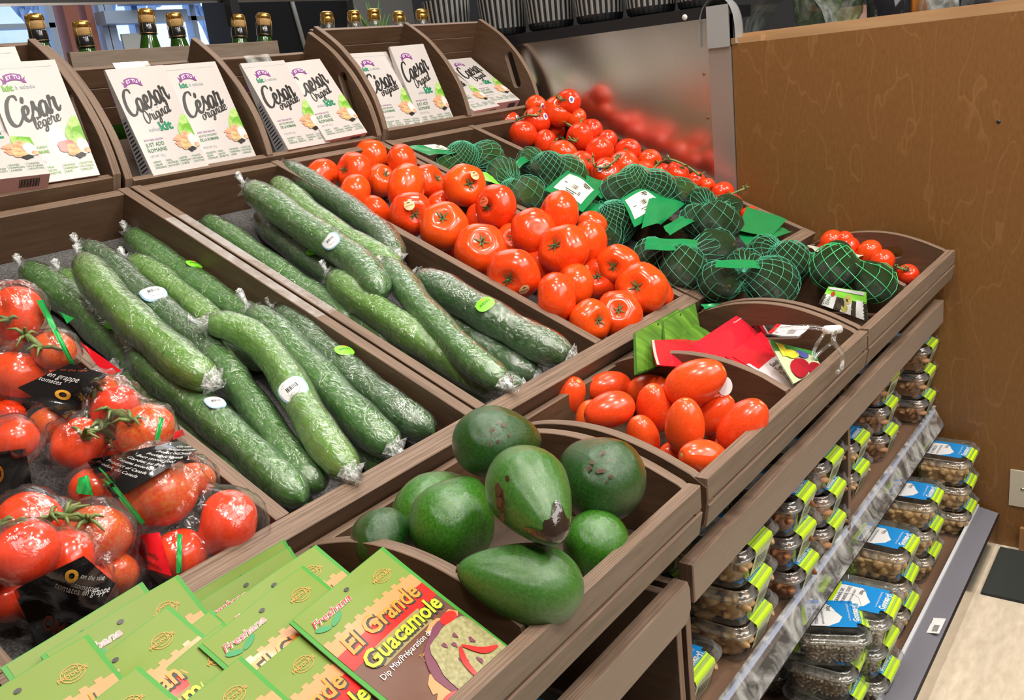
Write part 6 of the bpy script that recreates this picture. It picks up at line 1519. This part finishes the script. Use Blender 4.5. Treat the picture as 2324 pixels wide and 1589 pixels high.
LBM = {'sun': label_mesh(('GRAINES DE', 'TOURNESOL CRUES'), 'RAW SUNFLOWER SEEDS', '200g'), 'wal': label_mesh(('NOIX DEMI', 'ET PIÈCES'), 'WALNUT HALVES AND PIECES'), 'alm': label_mesh(('AMANDES', 'CRUES'), 'RAW ALMONDS'), 'mix': label_mesh(('NOIX', 'MÉLANGÉES'), 'MIXED NUTS')}
NUTM = {'sun': mat('sunflower_seed', (.27, .22, .15), .6, var=(.42, .36, .27), vscale=120), 'wal': mat('walnut_kernel', (.42, .24, .09), .5, var=(.62, .42, .2), vscale=90), 'alm': mat('almond_skin', (.3, .13, .05), .5, var=(.42, .22, .1), vscale=90), 'mix': mat('pale_nut', (.55, .36, .17), .45, var=(.42, .24, .1), vscale=60), 'pec': mat('pecan_brown', (.2, .07, .025), .45, var=(.32, .13, .05), vscale=80)}
def nut_fill(kind, seed):
    rr_ = random.Random(seed); b = MB()
    size = {'sun': (.0052, .0026, .0018), 'wal': (.0095, .0085, .006), 'alm': (.0115, .0065, .0045), 'mix': (.0135, .0075, .0062), 'pec': (.014, .0065, .0045)}[kind]
    hmax = .036; cell = size[0]*(1.55 if kind != 'sun' else 1.5)
    # core block below the visible layer
    rows = [];
    for (f, z) in ((.62, .002), (.72, hmax-.008)):
        p = rrect(TW*f, TD*f*.97, .016); rows.append([(q[0], q[1], z) for q in p+[p[0]]])
    b.grid(rows); p = rrect(TW*.72, TD*.698, .016); b.add([(q[0], q[1], hmax-.008) for q in p], [tuple(range(len(p)))])
    spots = []
    x = -TW*.38
    while x < TW*.38:
        y = -TD*.36
        while y < TD*.36:
            spots.append((x, y, hmax-.006)); y += cell
        x += cell
    z = .004
    while z < hmax:
        f = .80+.10*z/.043
        p = rrect(TW*f-.006-size[0]*1.9, TD*(f-.04)-.006-size[0]*1.7, .016, 4); L = 0
        for i in range(len(p)):
            q0, q1 = p[i], p[(i+1) % len(p)]; dl = math.dist(q0, q1); L += dl; k = max(1, int(dl/cell)) if dl > cell*.5 else (1 if i % 2 == 0 else 0)
            for j in range(k): spots.append((q0[0]+(q1[0]-q0[0])*j/max(k, 1), q0[1]+(q1[1]-q0[1])*j/max(k, 1), z))
        z += cell*.75
    for (x, y, z) in spots:
        if kind != 'sun' and rr_.random() < .08: continue
        c = Vector((x+rr_.uniform(-1, 1)*cell*.25, y+rr_.uniform(-1, 1)*cell*.25, z+rr_.uniform(-.5, .6)*cell*.3))
        R_ = Matrix.Rotation(rr_.uniform(0, 6.28), 3, 'Z') @ Matrix.Rotation(rr_.uniform(-1.2, 1.2), 3, 'X') @ Matrix.Rotation(rr_.uniform(-.6, .6), 3, 'Y')
        n, k = (5, 3) if kind == 'sun' else (8, 6)
        ph = rr_.uniform(0, 6); s_ = rr_.uniform(.8, 1.15)
        rows = []
        for i in range(k+1):
            th = math.pi*i/k; row = []
            for j in range(n+1):
                a = 2*math.pi*(j % n)/n; w = 1
                if kind == 'wal': w = 1+.28*math.sin(3*a+ph)*math.sin(2*th+ph)
                if kind == 'mix': w = 1+.1*math.sin(a+ph)
                v = Vector((size[0]*s_*math.cos(th), size[1]*s_*math.sin(th)*math.cos(a)*w, size[2]*s_*math.sin(th)*math.sin(a)*w))
                if kind == 'mix': v.y += .004*(v.x/size[0])**2
                row.append(tuple(c+R_ @ v))
            rows.append(row)
        b.grid(rows, uv=False)
    return b.mesh('nuts', NUTM[kind])
NF = {k: nut_fill(k, i) for i, k in enumerate(('sun', 'wal', 'alm', 'mix', 'pec'))}
NN = {'sun': 'sunflower seeds', 'wal': 'walnut pieces', 'alm': 'almonds', 'mix': 'whole pale nuts', 'pec': 'pecans'}
LBK = {'sun': 'sun', 'wal': 'wal', 'alm': 'alm', 'mix': 'mix', 'pec': 'mix'}
POSN = {1: ('sole tub',), 2: ('lower', 'upper'), 3: ('bottom', 'middle', 'top'), 4: ('bottom', 'second', 'third', 'top')}
def tub_stack(px, py, z0, count, kind, where, pitch=.0595, yaws=(0,), seed=0, label=True, P=None, showlab=None):
    """px,py = lime strip of the lowest tub; it sits on a shelf at z0"""
    s_ = 1.06; P = onZ(px, py, z0+THt*s_-.006) if P is None else P
    rr_ = random.Random(seed); cx, cy = P[0], P[1]+TD/2*s_-.006
    for k in range(count):
        yaw = yaws[k % len(yaws)] if yaws else 0; dx, dy = (rr_.uniform(-.004, .004), rr_.uniform(-.003, .003)) if k else (0, 0)
        lab = 'tub of %s, %s of stack %s' % (NN[kind], POSN[count][k], where)
        t = empty('nut_tub', (cx+dx, cy+dy, z0+.0006+k*pitch), label=lab, category='tub', group='clear nut tubs'); t.rotation_euler = (0, 0, yaw)
        Sc = Matrix.Scale(s_, 4)
        inst('container', TUB, t, Sc); inst('lid', LID, t, Sc); o = inst('nuts', NF[kind], t, Sc, kind='stuff')
        if label: inst('label', LBM[LBK[kind]], t, Sc)
LO, UP = .0705, .3005
# bottom shelf, near to far
tub_stack(1956, 1566, LO, 3, 'sun', 'nearest in front row, bottom shelf', yaws=(0, .05, .42), seed=1)
tub_stack(2025, 1520, LO, 3, 'sun', 'second in front row, bottom shelf', yaws=(0, -.03, .04), seed=2)
tub_stack(2071, 1367, LO, 3, 'wal', 'third in front row, bottom shelf', yaws=(0, .03, -.02), seed=3)
tub_stack(2124, 1249, LO, 3, 'wal', 'fourth in front row, bottom shelf', yaws=(0, -.03, .03), seed=4)
tub_stack(2206, 1150, LO, 3, 'wal', 'by the partition, bottom shelf front', yaws=(0, .02, 0), seed=5)
# upper shelf
tub_stack(1594, 1520, UP, 1, 'mix', 'at the near end, upper shelf', seed=6)
tub_stack(1729, 1394, UP, 3, 'mix', 'nearest in front row, upper shelf', yaws=(0, .04, -.02), seed=7)
tub_stack(1838, 1275, UP, 3, 'pec', 'second in front row, upper shelf', yaws=(0, -.03, .03), seed=8)
tub_stack(1902, 1181, UP, 3, 'alm', 'left of the upright divider, upper shelf', yaws=(0, .03, 0), seed=9)
tub_stack(1958, 1061, UP, 2, 'mix', 'just beyond the upright divider, upper shelf', seed=10)
tub_stack(2025, 977, UP, 3, 'alm', 'second from the partition, upper shelf', yaws=(0, .03, -.03), seed=11)
tub_stack(2112, 898, UP, 3, 'alm', 'against the partition, upper shelf', yaws=(0, 0, .02), seed=12)
# second row behind the front stacks
for i, (x, n_, kd) in enumerate(((.47, 3, 'sun'), (.62, 3, 'sun'), (.77, 3, 'wal'), (.92, 3, 'wal'), (1.1, 3, 'wal'))): tub_stack(0, 0, LO, n_, kd, ('nearest', 'second', 'third', 'fourth', 'farthest')[i]+' in back row, bottom shelf', seed=20+i, P=np.array([x, -.235, 0]), label=True)
for i, (x, n_, kd) in enumerate(((.30, 3, 'mix'), (.44, 3, 'pec'), (1.02, 3, 'alm'))): tub_stack(0, 0, UP, n_, kd, ('nearest', 'second', 'farthest')[i]+' in back row, upper shelf', seed=30+i, P=np.array([x, -.125, 0]))
# tubs glimpsed below the nearest crate
tub_stack(0, 0, UP, 2, 'mix', 'glimpsed under the nearest taupe rail', seed=40, P=np.array([-.16, -.20, 0]))
# price tag on the lower rail
P = onY(2120, 1443, -.4); b = MB(); cx = P[0]
def S(x, y, l=0): return (cx+x, -.3975+y*.98, .0878-y*.2+.0012+l)
b.add([S(-.026, -.0165), S(.026, -.0165), S(.026, .0165), S(-.026, .0165)], [(0, 1, 2, 3)], 0)
put_text(b, '6.49', .006, .004, .009, S, 1, lift=.0005)
for i in range(9): b.add([S(-.02+.0025*i, -.012, .0005), S(-.019+.0025*i, -.012, .0005), S(-.019+.0025*i, -.002, .0005), S(-.02+.0025*i, -.002, .0005)], [(0, 1, 2, 3)], 1)
b.build('price_tag', [WHL, TEXTK], label='white price tag reading 6.49 on the grey bottom rail', category='price tag')
